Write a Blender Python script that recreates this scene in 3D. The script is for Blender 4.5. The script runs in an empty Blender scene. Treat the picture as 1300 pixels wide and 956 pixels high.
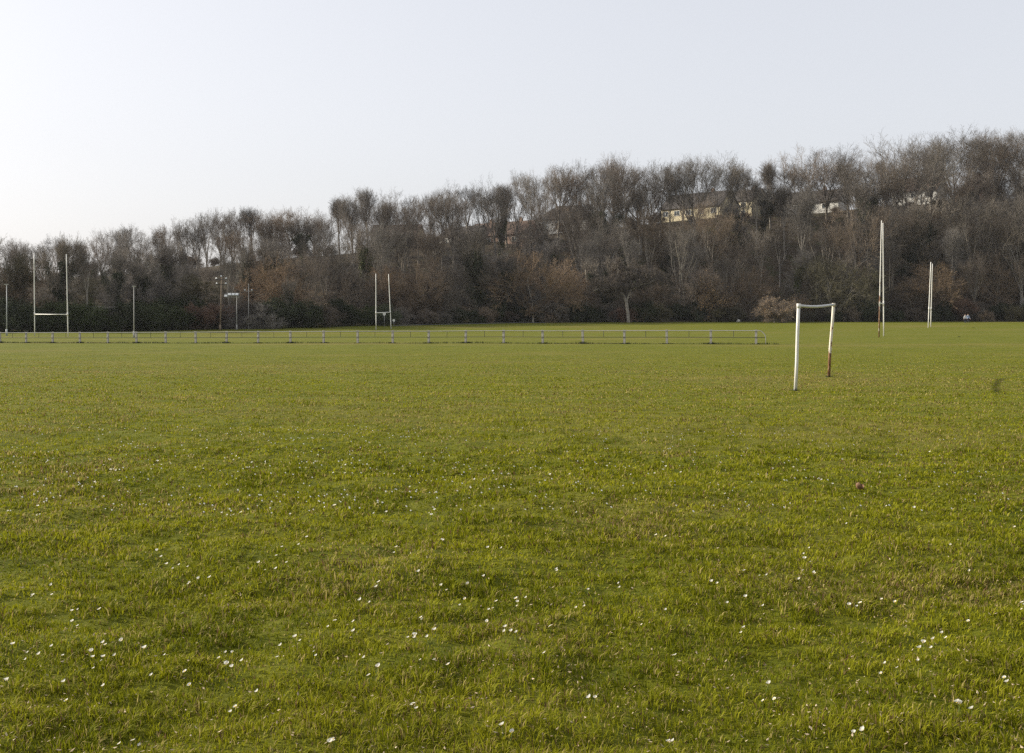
import bpy, bmesh, math, random
import numpy as np
from mathutils import Vector, Matrix
R = math.radians
SC = bpy.context.scene
COL = SC.collection
random.seed(7)
NR = np.random.default_rng(11)

# ------------------------------------------------------------------ camera
F, PX0, PYA, HORIZ, CAMZ = 1400.0, 650.0, 433.0, 405.0, 1.9
PITCH = math.atan((PYA - HORIZ) / F)
cd = bpy.data.cameras.new('camera'); cam = bpy.data.objects.new('camera', cd); COL.objects.link(cam)
cam.location = (0, 0, CAMZ); cam.rotation_euler = (R(90) - PITCH, 0, 0)
cd.sensor_width = 36; cd.lens = 36 * F / 1300.0; cd.shift_y = -45 / 1300.0
cd.clip_start = 0.1; cd.clip_end = 6000
SC.camera = cam

def at(px, py, Y):
    dx = (px - PX0) / F; dy = (PYA - py) / F
    fy, fz = math.cos(PITCH), -math.sin(PITCH)
    uy, uz = math.sin(PITCH), math.cos(PITCH)
    k = Y / (fy + dy * uy)
    return Vector((dx * k, Y, CAMZ + (fz + dy * uz) * k))

# ------------------------------------------------------------------ noise and terrain
def vnoise(x, y, scale, seed=0):
    x = np.asarray(x, float) / scale; y = np.asarray(y, float) / scale
    xi = np.floor(x).astype(np.int64); yi = np.floor(y).astype(np.int64)
    fx = x - xi; fy = y - yi
    fx = fx * fx * (3 - 2 * fx); fy = fy * fy * (3 - 2 * fy)
    def h(a, b):
        n = (a * 374761393 + b * 668265263 + seed * 1442695041) & 0x7fffffff
        n = ((n ^ (n >> 13)) * 1274126177) & 0x7fffffff
        n = n ^ (n >> 16)
        return (n & 0xffff) / 65535.0
    return (h(xi, yi) * (1 - fx) + h(xi + 1, yi) * fx) * (1 - fy) + (h(xi, yi + 1) * (1 - fx) + h(xi + 1, yi + 1) * fx) * fy

ANCH = []
def anc(px, py, Y):
    p = at(px, py, Y); ANCH.append((p.x, p.y, p.z))
for X in (-12, 0, 12):
    for Y in (-5, 8, 17): ANCH.append((X, Y, 0.0))
anc(1009.5, 496.5, 31.3); anc(1052, 478, 37.5); anc(650, 496, 31); anc(300, 496, 31)
anc(0, 435.5, 104); anc(495, 436, 88); anc(960, 437, 77.8)
anc(86, 427.5, 148); anc(1120, 427.5, 99); anc(1180, 415.8, 177); anc(487, 418.5, 195)
anc(1227, 410, 215); anc(0, 422, 170); anc(150, 420.5, 180); anc(300, 418, 190); anc(450, 413.5, 205)
anc(650, 409.5, 225); anc(900, 408.6, 232); anc(1300, 408.3, 232)
A = np.array(ANCH)
def _phi(r): return np.where(r > 1e-9, r * r * np.log(np.maximum(r, 1e-9)), 0.0)
_S = 100.0
P = A[:, :2] / _S
K = _phi(np.linalg.norm(P[:, None] - P[None], axis=2)) + np.eye(len(P)) * 0.002
Q = np.hstack([np.ones((len(P), 1)), P])
M_ = np.block([[K, Q], [Q.T, np.zeros((3, 3))]])
W_ = np.linalg.solve(M_, np.concatenate([A[:, 2], np.zeros(3)]))
def ground_base(x, y):
    x = np.asarray(x, float); y = np.asarray(y, float)
    sh = x.shape
    q = np.stack([np.clip(x, -160, 170).ravel(), np.clip(y, -10, 240).ravel()], 1) / _S
    out = np.zeros(len(q))
    for a in range(0, len(q), 50000):
        qq = q[a:a + 50000]
        r = np.linalg.norm(qq[:, None] - P[None], axis=2)
        out[a:a + 50000] = _phi(r) @ W_[:len(P)] + W_[len(P)] + qq @ W_[len(P) + 1:]
    return out.reshape(sh)
def relief(x, y):
    d = np.hypot(x, y)
    a = np.clip((34 - d) / 14, 0, 1)
    z = 0.075 * (vnoise(x * 0.6, y, 0.5, 1) - .5) + 0.055 * (vnoise(x, y, 0.23, 2) - .5)
    b = np.clip((110 - d) / 40, 0, 1)
    return a * z + b * 0.055 * (vnoise(x * 0.6, y, 2.3, 3) - .5)
def gz(x, y):
    return ground_base(x, y) + relief(np.asarray(x, float), np.asarray(y, float))
def gz1(x, y): return float(gz(np.array([x]), np.array([y]))[0])

def ipx(xs, vs): return lambda p: np.interp(p, xs, vs)
Ze = ipx([-500, 0, 300, 450, 650, 900, 1300, 1800], [165, 170, 190, 205, 225, 232, 232, 228])
Zr = ipx([-500, 0, 200, 450, 1300, 1800], [330, 322, 296, 286, 290, 290])
RY = ipx([-500, 0, 150, 300, 450, 600, 750, 900, 1050, 1200, 1300, 1800],
         [366, 360, 350, 336, 322, 306, 291, 277, 269, 257, 250, 242])
SKY = ipx([-500, 0, 60, 100, 150, 200, 270, 300, 350, 400, 440, 490, 560, 620, 650, 680, 720, 760, 800, 850, 890, 930, 980, 1005, 1040, 1080, 1100, 1140, 1190, 1230, 1270, 1300, 1800],
          [308, 303, 302, 293, 286, 279, 268, 262, 264, 258, 243, 234, 237, 224, 231, 215, 208, 198, 195, 200, 193, 209, 208, 204, 178, 189, 194, 178, 162, 166, 160, 168, 150])
def hz(x, y):
    x = np.asarray(x, float); y = np.asarray(y, float)
    px = PX0 + F * x / y
    ze, zr = Ze(px), Zr(px)
    t = (y - ze) / (zr - ze)
    hr = CAMZ + (HORIZ - RY(px)) / F * zr
    xe = (px - PX0) / F * ze
    z0 = ground_base(xe, ze) - 0.05
    tt = np.clip(t, 0, 1)
    prof = 0.12 * tt + 0.88 * (tt * tt * (3 - 2 * tt))
    z = z0 + (hr - z0) * prof + np.clip(t, 0, 1.5) * 1.0 * (vnoise(x, y, 9, 5) - .5) - np.maximum(t - 1, 0) * 2.0
    return z
def hz1(x, y): return float(hz(np.array([x]), np.array([y]))[0])

# ------------------------------------------------------------------ materials
def nt(name):
    m = bpy.data.materials.new(name); m.use_nodes = True
    n = m.node_tree; b = n.nodes['Principled BSDF']
    return m, n, b
def N(n, t, **kw):
    o = n.nodes.new(t)
    for k, v in kw.items():
        if k in o.inputs: o.inputs[k].default_value = v
        else: setattr(o, k, v)
    return o
def ramp(n, stops):
    r = n.nodes.new('ShaderNodeValToRGB'); e = r.color_ramp.elements
    while len(e) < len(stops): e.new(0.5)
    for k, (p, c) in enumerate(stops):
        e[k].position = p; e[k].color = (*c, 1)
    return r
def mat_var(name, c0, c1, scale=4.0, rough=0.85, spec=0.2, bump=0.0, stretch=(1, 1, 1), obj_rand=0.0, c2=None):
    m, n, b = nt(name)
    tc = N(n, 'ShaderNodeTexCoord'); mp = N(n, 'ShaderNodeMapping'); mp.inputs['Scale'].default_value = stretch
    n.links.new(tc.outputs['Object'], mp.inputs[0])
    no = N(n, 'ShaderNodeTexNoise'); no.inputs['Scale'].default_value = scale; no.inputs['Detail'].default_value = 6; no.inputs['Roughness'].default_value = .65
    n.links.new(mp.outputs[0], no.inputs['Vector'])
    st = [(0.3, c0), (0.7, c1)] if c2 is None else [(0.3, c0), (0.52, c1), (0.72, c2)]
    r = ramp(n, st); n.links.new(no.outputs['Fac'], r.inputs[0])
    out = r.outputs[0]
    if obj_rand:
        oi = N(n, 'ShaderNodeObjectInfo'); hs = N(n, 'ShaderNodeHueSaturation')
        mr = N(n, 'ShaderNodeMapRange'); mr.inputs['To Min'].default_value = 1 - obj_rand; mr.inputs['To Max'].default_value = 1 + obj_rand
        n.links.new(oi.outputs['Random'], mr.inputs['Value']); n.links.new(mr.outputs[0], hs.inputs['Value'])
        mu = N(n, 'ShaderNodeMath', operation='MULTIPLY'); mu.inputs[1].default_value = 7.31
        fr = N(n, 'ShaderNodeMath', operation='FRACT'); n.links.new(oi.outputs['Random'], mu.inputs[0]); n.links.new(mu.outputs[0], fr.inputs[0])
        m2 = N(n, 'ShaderNodeMapRange'); m2.inputs['To Min'].default_value = 0.7; m2.inputs['To Max'].default_value = 1.08
        n.links.new(fr.outputs[0], m2.inputs['Value']); n.links.new(m2.outputs[0], hs.inputs['Saturation'])
        n.links.new(out, hs.inputs['Color']); out = hs.outputs[0]
    n.links.new(out, b.inputs['Base Color'])
    b.inputs['Roughness'].default_value = rough; b.inputs['Specular IOR Level'].default_value = spec
    if bump:
        bp = N(n, 'ShaderNodeBump'); bp.inputs['Strength'].default_value = bump; bp.inputs['Distance'].default_value = 0.05
        n.links.new(no.outputs['Fac'], bp.inputs['Height']); n.links.new(bp.outputs[0], b.inputs['Normal'])
    return m

MAT = {}
MAT['bark'] = mat_var('bark', (0.13, 0.112, 0.09), (0.36, 0.32, 0.265), 6, .95, .1, .5, (1, 1, .25), .25)
MAT['bark_pale'] = mat_var('pale_bark', (0.16, 0.14, 0.11), (0.36, 0.32, 0.26), 6, .95, .1, .5, (1, 1, .3), .15)
MAT['bark_dead'] = mat_var('dead_wood', (0.25, 0.22, 0.18), (0.48, 0.44, 0.37), 6, .95, .1, .5, (1, 1, .3))
MAT['twig_grey'] = mat_var('grey_twigs', (0.118, 0.102, 0.084), (0.23, 0.20, 0.166), .5, .9, .1, 0, (1, 1, 1), .45)
MAT['twig_brown'] = mat_var('brown_twigs', (0.122, 0.094, 0.069), (0.232, 0.182, 0.134), .5, .9, .1, 0, (1, 1, 1), .45)
MAT['twig_tan'] = mat_var('tan_twigs', (0.16, 0.115, 0.075), (0.30, 0.22, 0.148), .5, .9, .1, 0, (1, 1, 1), .35)
MAT['twig_olive'] = mat_var('olive_twigs', (0.075, 0.068, 0.04), (0.155, 0.135, 0.075), .5, .9, .1, 0, (1, 1, 1), .45)
MAT['twig_red'] = mat_var('red_twigs', (0.12, 0.072, 0.052), (0.20, 0.125, 0.09), .5, .9, .1, 0, (1, 1, 1), .2)
MAT['scrub'] = mat_var('scrub_stems', (0.035, 0.027, 0.02), (0.10, 0.075, 0.055), .5, .9, .1)
MAT['gold_leaf'] = mat_var('dry_gold_leaves', (0.36, 0.215, 0.085), (0.54, 0.35, 0.15), 1.5, .8, .2, 0, (1, 1, 1), .1)
MAT['ivy'] = mat_var('ivy_leaves', (0.02, 0.028, 0.012), (0.065, 0.08, 0.03), 1.2, .85, .08, 0, (1, 1, 1), .3)
MAT['ivy_bright'] = mat_var('bright_ivy_leaves', (0.06, 0.075, 0.018), (0.16, 0.18, 0.04), 1.2, .6, .3, 0, (1, 1, 1), .2)  # ivy variant with brighter yellow-green leaves
MAT['litter'] = mat_var('leaf_litter', (0.03, 0.024, 0.016), (0.075, 0.058, 0.04), .35, .95, .1, .6, c2=(0.04, 0.05, 0.018))
MAT['white_paint'] = mat_var('white_paint', (0.66, 0.64, 0.58), (0.80, 0.79, 0.74), 9, .5, .35, .1, (1, 1, .4))
MAT['grey_paint'] = mat_var('grey_paint', (0.30, 0.32, 0.32), (0.42, 0.44, 0.44), 5, .5, .4)
MAT['galv'] = mat_var('galvanised_steel', (0.27, 0.265, 0.25), (0.38, 0.375, 0.355), 12, .7, .25)
MAT['concrete'] = mat_var('concrete', (0.27, 0.255, 0.22), (0.48, 0.455, 0.40), 8, .9, .2, .3)
MAT['wood_pole'] = mat_var('weathered_pole', (0.16, 0.12, 0.085), (0.27, 0.21, 0.15), 9, .9, .2, .3, (1, 1, .1))
MAT['dark'] = mat_var('dark_fittings', (0.03, 0.03, 0.03), (0.06, 0.06, 0.06), 9, .6, .3)
MAT['glass'] = mat_var('window_glass', (0.05, 0.06, 0.07), (0.10, 0.12, 0.13), 1, .08, .6)
MAT['cream'] = mat_var('cream_render', (0.62, 0.54, 0.36), (0.72, 0.64, 0.44), 1.2, .9, .2)
MAT['white_wall'] = mat_var('white_render', (0.66, 0.65, 0.60), (0.78, 0.77, 0.72), 1.2, .9, .2)
MAT['pink_wall'] = mat_var('pink_brick', (0.30, 0.20, 0.15), (0.42, 0.30, 0.23), 3, .9, .2)
MAT['roof_dark'] = mat_var('dark_roof_tiles', (0.05, 0.045, 0.042), (0.10, 0.088, 0.08), 3, .85, .2, .3)
MAT['roof_brown'] = mat_var('brown_roof_tiles', (0.10, 0.07, 0.055), (0.17, 0.12, 0.095), 3, .85, .2, .3)
MAT['lamp_glass'] = mat_var('floodlight_glass', (0.70, 0.71, 0.70), (0.82, 0.82, 0.80), 3, .3, .5)
MAT['petal'] = mat_var('daisy_petals', (0.74, 0.73, 0.70), (0.82, 0.81, 0.79), 30, .6, .3)
MAT['daisy_eye'] = mat_var('daisy_eye', (0.65, 0.42, 0.03), (0.8, 0.55, 0.05), 30, .7, .2)
MAT['stem'] = mat_var('flower_stem', (0.10, 0.14, 0.03), (0.16, 0.2, 0.05), 30, .7, .2)
MAT['dry_leaf'] = mat_var('dry_leaf', (0.11, 0.055, 0.03), (0.26, 0.15, 0.08), 18, .7, .3, .2)
MAT['leaf_scrap'] = mat_var('leaf_scrap', (0.22, 0.15, 0.08), (0.55, 0.45, 0.32), 2.5, .8, .1)
MAT['skin'] = mat_var('skin', (0.5, 0.33, 0.25), (0.56, 0.38, 0.29), 9, .6, .3)
MAT['cloth_white'] = mat_var('white_cloth', (0.62, 0.62, 0.64), (0.72, 0.72, 0.74), 9, .9, .1)
MAT['cloth_blue'] = mat_var('pale_blue_cloth', (0.34, 0.44, 0.62), (0.44, 0.53, 0.70), 9, .9, .1)
MAT['cloth_navy'] = mat_var('navy_cloth', (0.02, 0.025, 0.045), (0.035, 0.04, 0.07), 9, .9, .1)
MAT['hair'] = mat_var('brown_hair', (0.05, 0.03, 0.02), (0.09, 0.06, 0.04), 9, .7, .3)
MAT['stone'] = mat_var('pale_stone', (0.4, 0.38, 0.34), (0.6, 0.58, 0.54), 5, .9, .2, .3)
MAT['tarmac'] = mat_var('path_tarmac', (0.13, 0.13, 0.13), (0.2, 0.2, 0.2), 3, .9, .2)
MAT['timber'] = mat_var('dark_timber', (0.03, 0.032, 0.036), (0.06, 0.06, 0.062), 4, .9, .2, .2, (3, 3, .2))
MAT['bin_blue'] = mat_var('blue_plastic', (0.10, 0.17, 0.30), (0.14, 0.22, 0.38), 4, .5, .4)

def petal_mat():
    m, n, b = nt('daisy_petals'); b.inputs['Base Color'].default_value = (.74, .72, .66, 1); b.inputs['Roughness'].default_value = .6
    tr = N(n, 'ShaderNodeBsdfTranslucent'); tr.inputs['Color'].default_value = (.84, .82, .76, 1)
    mx = N(n, 'ShaderNodeMixShader'); mx.inputs[0].default_value = .4
    n.links.new(b.outputs[0], mx.inputs[1]); n.links.new(tr.outputs[0], mx.inputs[2]); n.links.new(mx.outputs[0], n.nodes['Material Output'].inputs['Surface'])
    return m
MAT['petal'] = petal_mat()
def rusty(name, thr, keep=(0.70, 0.68, 0.62), full_below=None, seed=0.0):
    """painted steel with rust breaking through"""
    m, n, b = nt(name)
    tc = N(n, 'ShaderNodeTexCoord'); mp = N(n, 'ShaderNodeMapping')
    mp.inputs['Location'].default_value = (seed, seed * 2, 0); mp.inputs['Scale'].default_value = (1, 1, .35)
    n.links.new(tc.outputs['Object'], mp.inputs[0])
    no = N(n, 'ShaderNodeTexNoise'); no.inputs['Scale'].default_value = 5.5; no.inputs['Detail'].default_value = 8; no.inputs['Roughness'].default_value = .7
    n.links.new(mp.outputs[0], no.inputs['Vector'])
    src = no.outputs['Fac']
    if full_below is not None:
        sp = N(n, 'ShaderNodeSeparateXYZ'); n.links.new(tc.outputs['Object'], sp.inputs[0])
        mr = N(n, 'ShaderNodeMapRange'); mr.inputs['From Min'].default_value = full_below * 1.35; mr.inputs['From Max'].default_value = full_below * .55
        mr.inputs['To Max'].default_value = .22; n.links.new(sp.outputs['Z'], mr.inputs['Value'])
        ad = N(n, 'ShaderNodeMath', operation='ADD'); n.links.new(src, ad.inputs[0]); n.links.new(mr.outputs[0], ad.inputs[1]); src = ad.outputs[0]
    r = ramp(n, [(thr, (0, 0, 0)), (min(thr + .05, 1), (1, 1, 1))]); n.links.new(src, r.inputs[0])
    n2 = N(n, 'ShaderNodeTexNoise'); n2.inputs['Scale'].default_value = 25; n.links.new(mp.outputs[0], n2.inputs['Vector'])
    rr = ramp(n, [(.35, (0.10, 0.045, 0.022)), (.65, (0.30, 0.155, 0.07))]); n.links.new(n2.outputs['Fac'], rr.inputs[0])
    pr = ramp(n, [(.3, tuple(c * .85 for c in keep)), (.7, keep)]); n.links.new(n2.outputs['Fac'], pr.inputs[0])
    mx = N(n, 'ShaderNodeMix', data_type='RGBA')
    n.links.new(r.outputs[0], mx.inputs[0]); n.links.new(pr.outputs[0], mx.inputs[6]); n.links.new(rr.outputs[0], mx.inputs[7])
    n.links.new(mx.outputs[2], b.inputs['Base Color']); b.inputs['Roughness'].default_value = .6
    return m
MAT['rust_lite'] = rusty('white_paint_with_rust_specks', .68, seed=1)
MAT['rust_mid'] = rusty('flaking_white_paint', .56, keep=(0.66, 0.60, 0.48), full_below=1.05, seed=3)
MAT['rust_full'] = rusty('rusty_painted_steel', .62, full_below=4.2, seed=6)
MAT['rust_bar'] = rusty('grey_white_crossbar_paint', .66, keep=(0.52, 0.51, 0.49), seed=9)

# turf
def turf_mat():
    m, n, b = nt('turf')
    tc = N(n, 'ShaderNodeTexCoord')
    def noise(scale, detail=5, st=(1, 1, 1), rough=.6):
        mp = N(n, 'ShaderNodeMapping'); mp.inputs['Scale'].default_value = st
        n.links.new(tc.outputs['Object'], mp.inputs[0])
        o = N(n, 'ShaderNodeTexNoise'); o.inputs['Scale'].default_value = scale; o.inputs['Detail'].default_value = detail; o.inputs['Roughness'].default_value = rough
        n.links.new(mp.outputs[0], o.inputs['Vector']); return o
    big = noise(.035, 5, (1, 2.2, 1)); mid = noise(.55, 6, (.6, 1.3, 1), .7); fine = noise(5, 8, (1, 1, 1), .75)
    r1 = ramp(n, [(.3, (0.090, 0.104, 0.006)), (.5, (0.118, 0.127, 0.010)), (.7, (0.155, 0.15, 0.018))])
    n.links.new(mid.outputs['Fac'], r1.inputs[0])
    r2 = ramp(n, [(.35, (0.6, 0.66, 0.5)), (.65, (1.35, 1.28, 1.2))]); n.links.new(fine.outputs['Fac'], r2.inputs[0])
    mu = N(n, 'ShaderNodeMix', data_type='RGBA', blend_type='MULTIPLY'); mu.inputs[0].default_value = 1
    n.links.new(r1.outputs[0], mu.inputs[6]); n.links.new(r2.outputs[0], mu.inputs[7])
    r3 = ramp(n, [(.50, (0, 0, 0)), (.68, (.55, .55, .55))]); n.links.new(big.outputs['Fac'], r3.inputs[0])
    mx = N(n, 'ShaderNodeMix', data_type='RGBA'); n.links.new(r3.outputs[0], mx.inputs[0])
    n.links.new(mu.outputs[2], mx.inputs[6]); mx.inputs[7].default_value = (0.185, 0.145, 0.042, 1)
    n.links.new(mx.outputs[2], b.inputs['Base Color'])
    b.inputs['Roughness'].default_value = .9; b.inputs['Specular IOR Level'].default_value = .1
    bp = N(n, 'ShaderNodeBump'); bp.inputs['Strength'].default_value = .9; bp.inputs['Distance'].default_value = .06
    n.links.new(fine.outputs['Fac'], bp.inputs['Height']); n.links.new(bp.outputs[0], b.inputs['Normal'])
    return m
MAT['turf'] = turf_mat()
def blade_mat():
    m, n, b = nt('grass_blades')
    at_ = N(n, 'ShaderNodeAttribute', attribute_name='tint')
    n.links.new(at_.outputs['Color'], b.inputs['Base Color'])
    b.inputs['Roughness'].default_value = .7; b.inputs['Specular IOR Level'].default_value = .08
    tr = N(n, 'ShaderNodeBsdfTranslucent'); n.links.new(at_.outputs['Color'], tr.inputs['Color'])
    mx = N(n, 'ShaderNodeMixShader'); mx.inputs[0].default_value = .4
    n.links.new(b.outputs[0], mx.inputs[1]); n.links.new(tr.outputs[0], mx.inputs[2])
    n.links.new(mx.outputs[0], n.nodes['Material Output'].inputs['Surface'])
    return m
MAT['blade'] = blade_mat()

# ------------------------------------------------------------------ mesh helpers
class MB:
    def __init__(s): s.v = []; s.f = []; s.m = []
    def add(s, vs, fs, mi=0):
        o = len(s.v); s.v += [tuple(v) for v in vs]; s.f += [tuple(i + o for i in f) for f in fs]; s.m += [mi] * len(fs)
    def box(s, c, d, mi=0, rot=None):
        x, y, z = d[0] / 2, d[1] / 2, d[2] / 2
        vs = [Vector((a * x, b * y, e * z)) for e in (-1, 1) for a, b in ((-1, -1), (1, -1), (1, 1), (-1, 1))]
        if rot is not None: vs = [rot @ v for v in vs]
        s.add([v + Vector(c) for v in vs], [(3, 2, 1, 0), (4, 5, 6, 7), (0, 1, 5, 4), (1, 2, 6, 5), (2, 3, 7, 6), (3, 0, 4, 7)], mi)
    def tube(s, pts, rad, n=8, mi=0, cap=True):
        pts = [Vector(p) for p in pts]
        if not hasattr(rad, '__len__'): rad = [rad] * len(pts)
        rings = []; u = None
        for i, p in enumerate(pts):
            d = (pts[min(i + 1, len(pts) - 1)] - pts[max(i - 1, 0)]).normalized()
            if u is None: u = d.orthogonal().normalized()
            u = (u - d * u.dot(d))
            u = u.normalized() if u.length > 1e-5 else d.orthogonal().normalized()
            w = d.cross(u)
            rings.append([p + (u * math.cos(a) + w * math.sin(a)) * rad[i] for a in [2 * math.pi * k / n for k in range(n)]])
        vs = [v for r in rings for v in r]; fs = []
        for i in range(len(pts) - 1):
            for k in range(n):
                fs.append((i * n + k, i * n + (k + 1) % n, (i + 1) * n + (k + 1) % n, (i + 1) * n + k))
        if cap: fs.append(tuple(reversed(range(n)))); fs.append(tuple((len(pts) - 1) * n + k for k in range(n)))
        s.add(vs, fs, mi)
    def mesh(s, name, mats, smooth=False):
        me = bpy.data.meshes.new(name); me.from_pydata(s.v, [], s.f)
        for m in mats: me.materials.append(MAT[m])
        if len(mats) > 1: me.polygons.foreach_set('material_index', s.m)
        if smooth: me.polygons.foreach_set('use_smooth', [True] * len(me.polygons))
        me.update(); return me
    def obj(s, name, mats, parent=None, smooth=False, loc=None):
        if isinstance(mats, str): mats = [mats]
        o = bpy.data.objects.new(name, s.mesh(name, mats, smooth)); COL.objects.link(o)
        if parent: o.parent = parent
        if loc is not None: o.location = loc
        return o
def tag(o, label=None, cat=None, group=None, kind=None):
    if label: o['label'] = label
    if cat: o['category'] = cat
    if group: o['group'] = group
    if kind: o['kind'] = kind
    return o
def empty(name, loc, rz=0, **kw):
    o = bpy.data.objects.new(name, None); COL.objects.link(o); o.location = loc; o.rotation_euler = (0, 0, rz)
    o.empty_display_size = .3
    return tag(o, **kw)
def np_mesh(name, verts, loops, starts, mats, smooth=False):
    me = bpy.data.meshes.new(name)
    me.vertices.add(len(verts)); me.vertices.foreach_set('co', np.ascontiguousarray(verts, dtype=np.float32).ravel())
    me.loops.add(len(loops)); me.loops.foreach_set('vertex_index', np.ascontiguousarray(loops, dtype=np.int32))
    me.polygons.add(len(starts)); me.polygons.foreach_set('loop_start', np.ascontiguousarray(starts, dtype=np.int32))
    me.update(calc_edges=True)
    for m in mats: me.materials.append(MAT[m])
    if smooth: me.polygons.foreach_set('use_smooth', np.ones(len(starts), dtype=bool))
    return me

# ------------------------------------------------------------------ ground
def grid_axis(lo_fine, hi_fine, step, lo, hi, g):
    a = list(np.arange(lo_fine, hi_fine, step)); s = step
    while a[-1] < hi: s *= g; a.append(a[-1] + s)
    b = []; s = step; c = lo_fine
    while c > lo: s *= g; c -= s; b.append(c)
    return np.array(b[::-1] + a)
def sheet(name, xs, ys, zf, mats, warp=None):
    X, Y = np.meshgrid(xs, ys)
    if warp: X, Y = warp(X, Y)
    Z = zf(X, Y)
    v = np.stack([X.ravel(), Y.ravel(), Z.ravel()], 1)
    nx, ny = len(xs), len(ys)
    i = (np.arange(ny - 1)[:, None] * nx + np.arange(nx - 1)[None]).ravel()
    loops = np.stack([i, i + 1, i + nx + 1, i + nx], 1).ravel()
    me = np_mesh(name, v, loops, np.arange(len(i)) * 4, mats, True)
    o = bpy.data.objects.new(name, me); COL.objects.link(o); return o
xs = grid_axis(-7, 7, .085, -2500, 2500, 1.035)
ys = grid_axis(3.0, 15, .085, -60, 3000, 1.03)
fld = sheet('field', xs, ys, lambda x, y: gz(x, y), ['turf']); tag(fld, kind='structure')
# hillside: rays fanned out from the camera side, edge to beyond the ridge
ps = np.linspace(-500, 1800, 240); ts = np.concatenate([np.linspace(-0.015, 1.1, 70), [1.2, 1.4, 2, 3.5, 8, 14]])
def hwarp(Pm, T):
    Y = Ze(Pm) + T * (Zr(Pm) - Ze(Pm)); return (Pm - PX0) / F * Y, Y
hs_ = sheet('hillside', ps, ts, hz, ['litter'], hwarp); tag(hs_, kind='structure')

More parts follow.
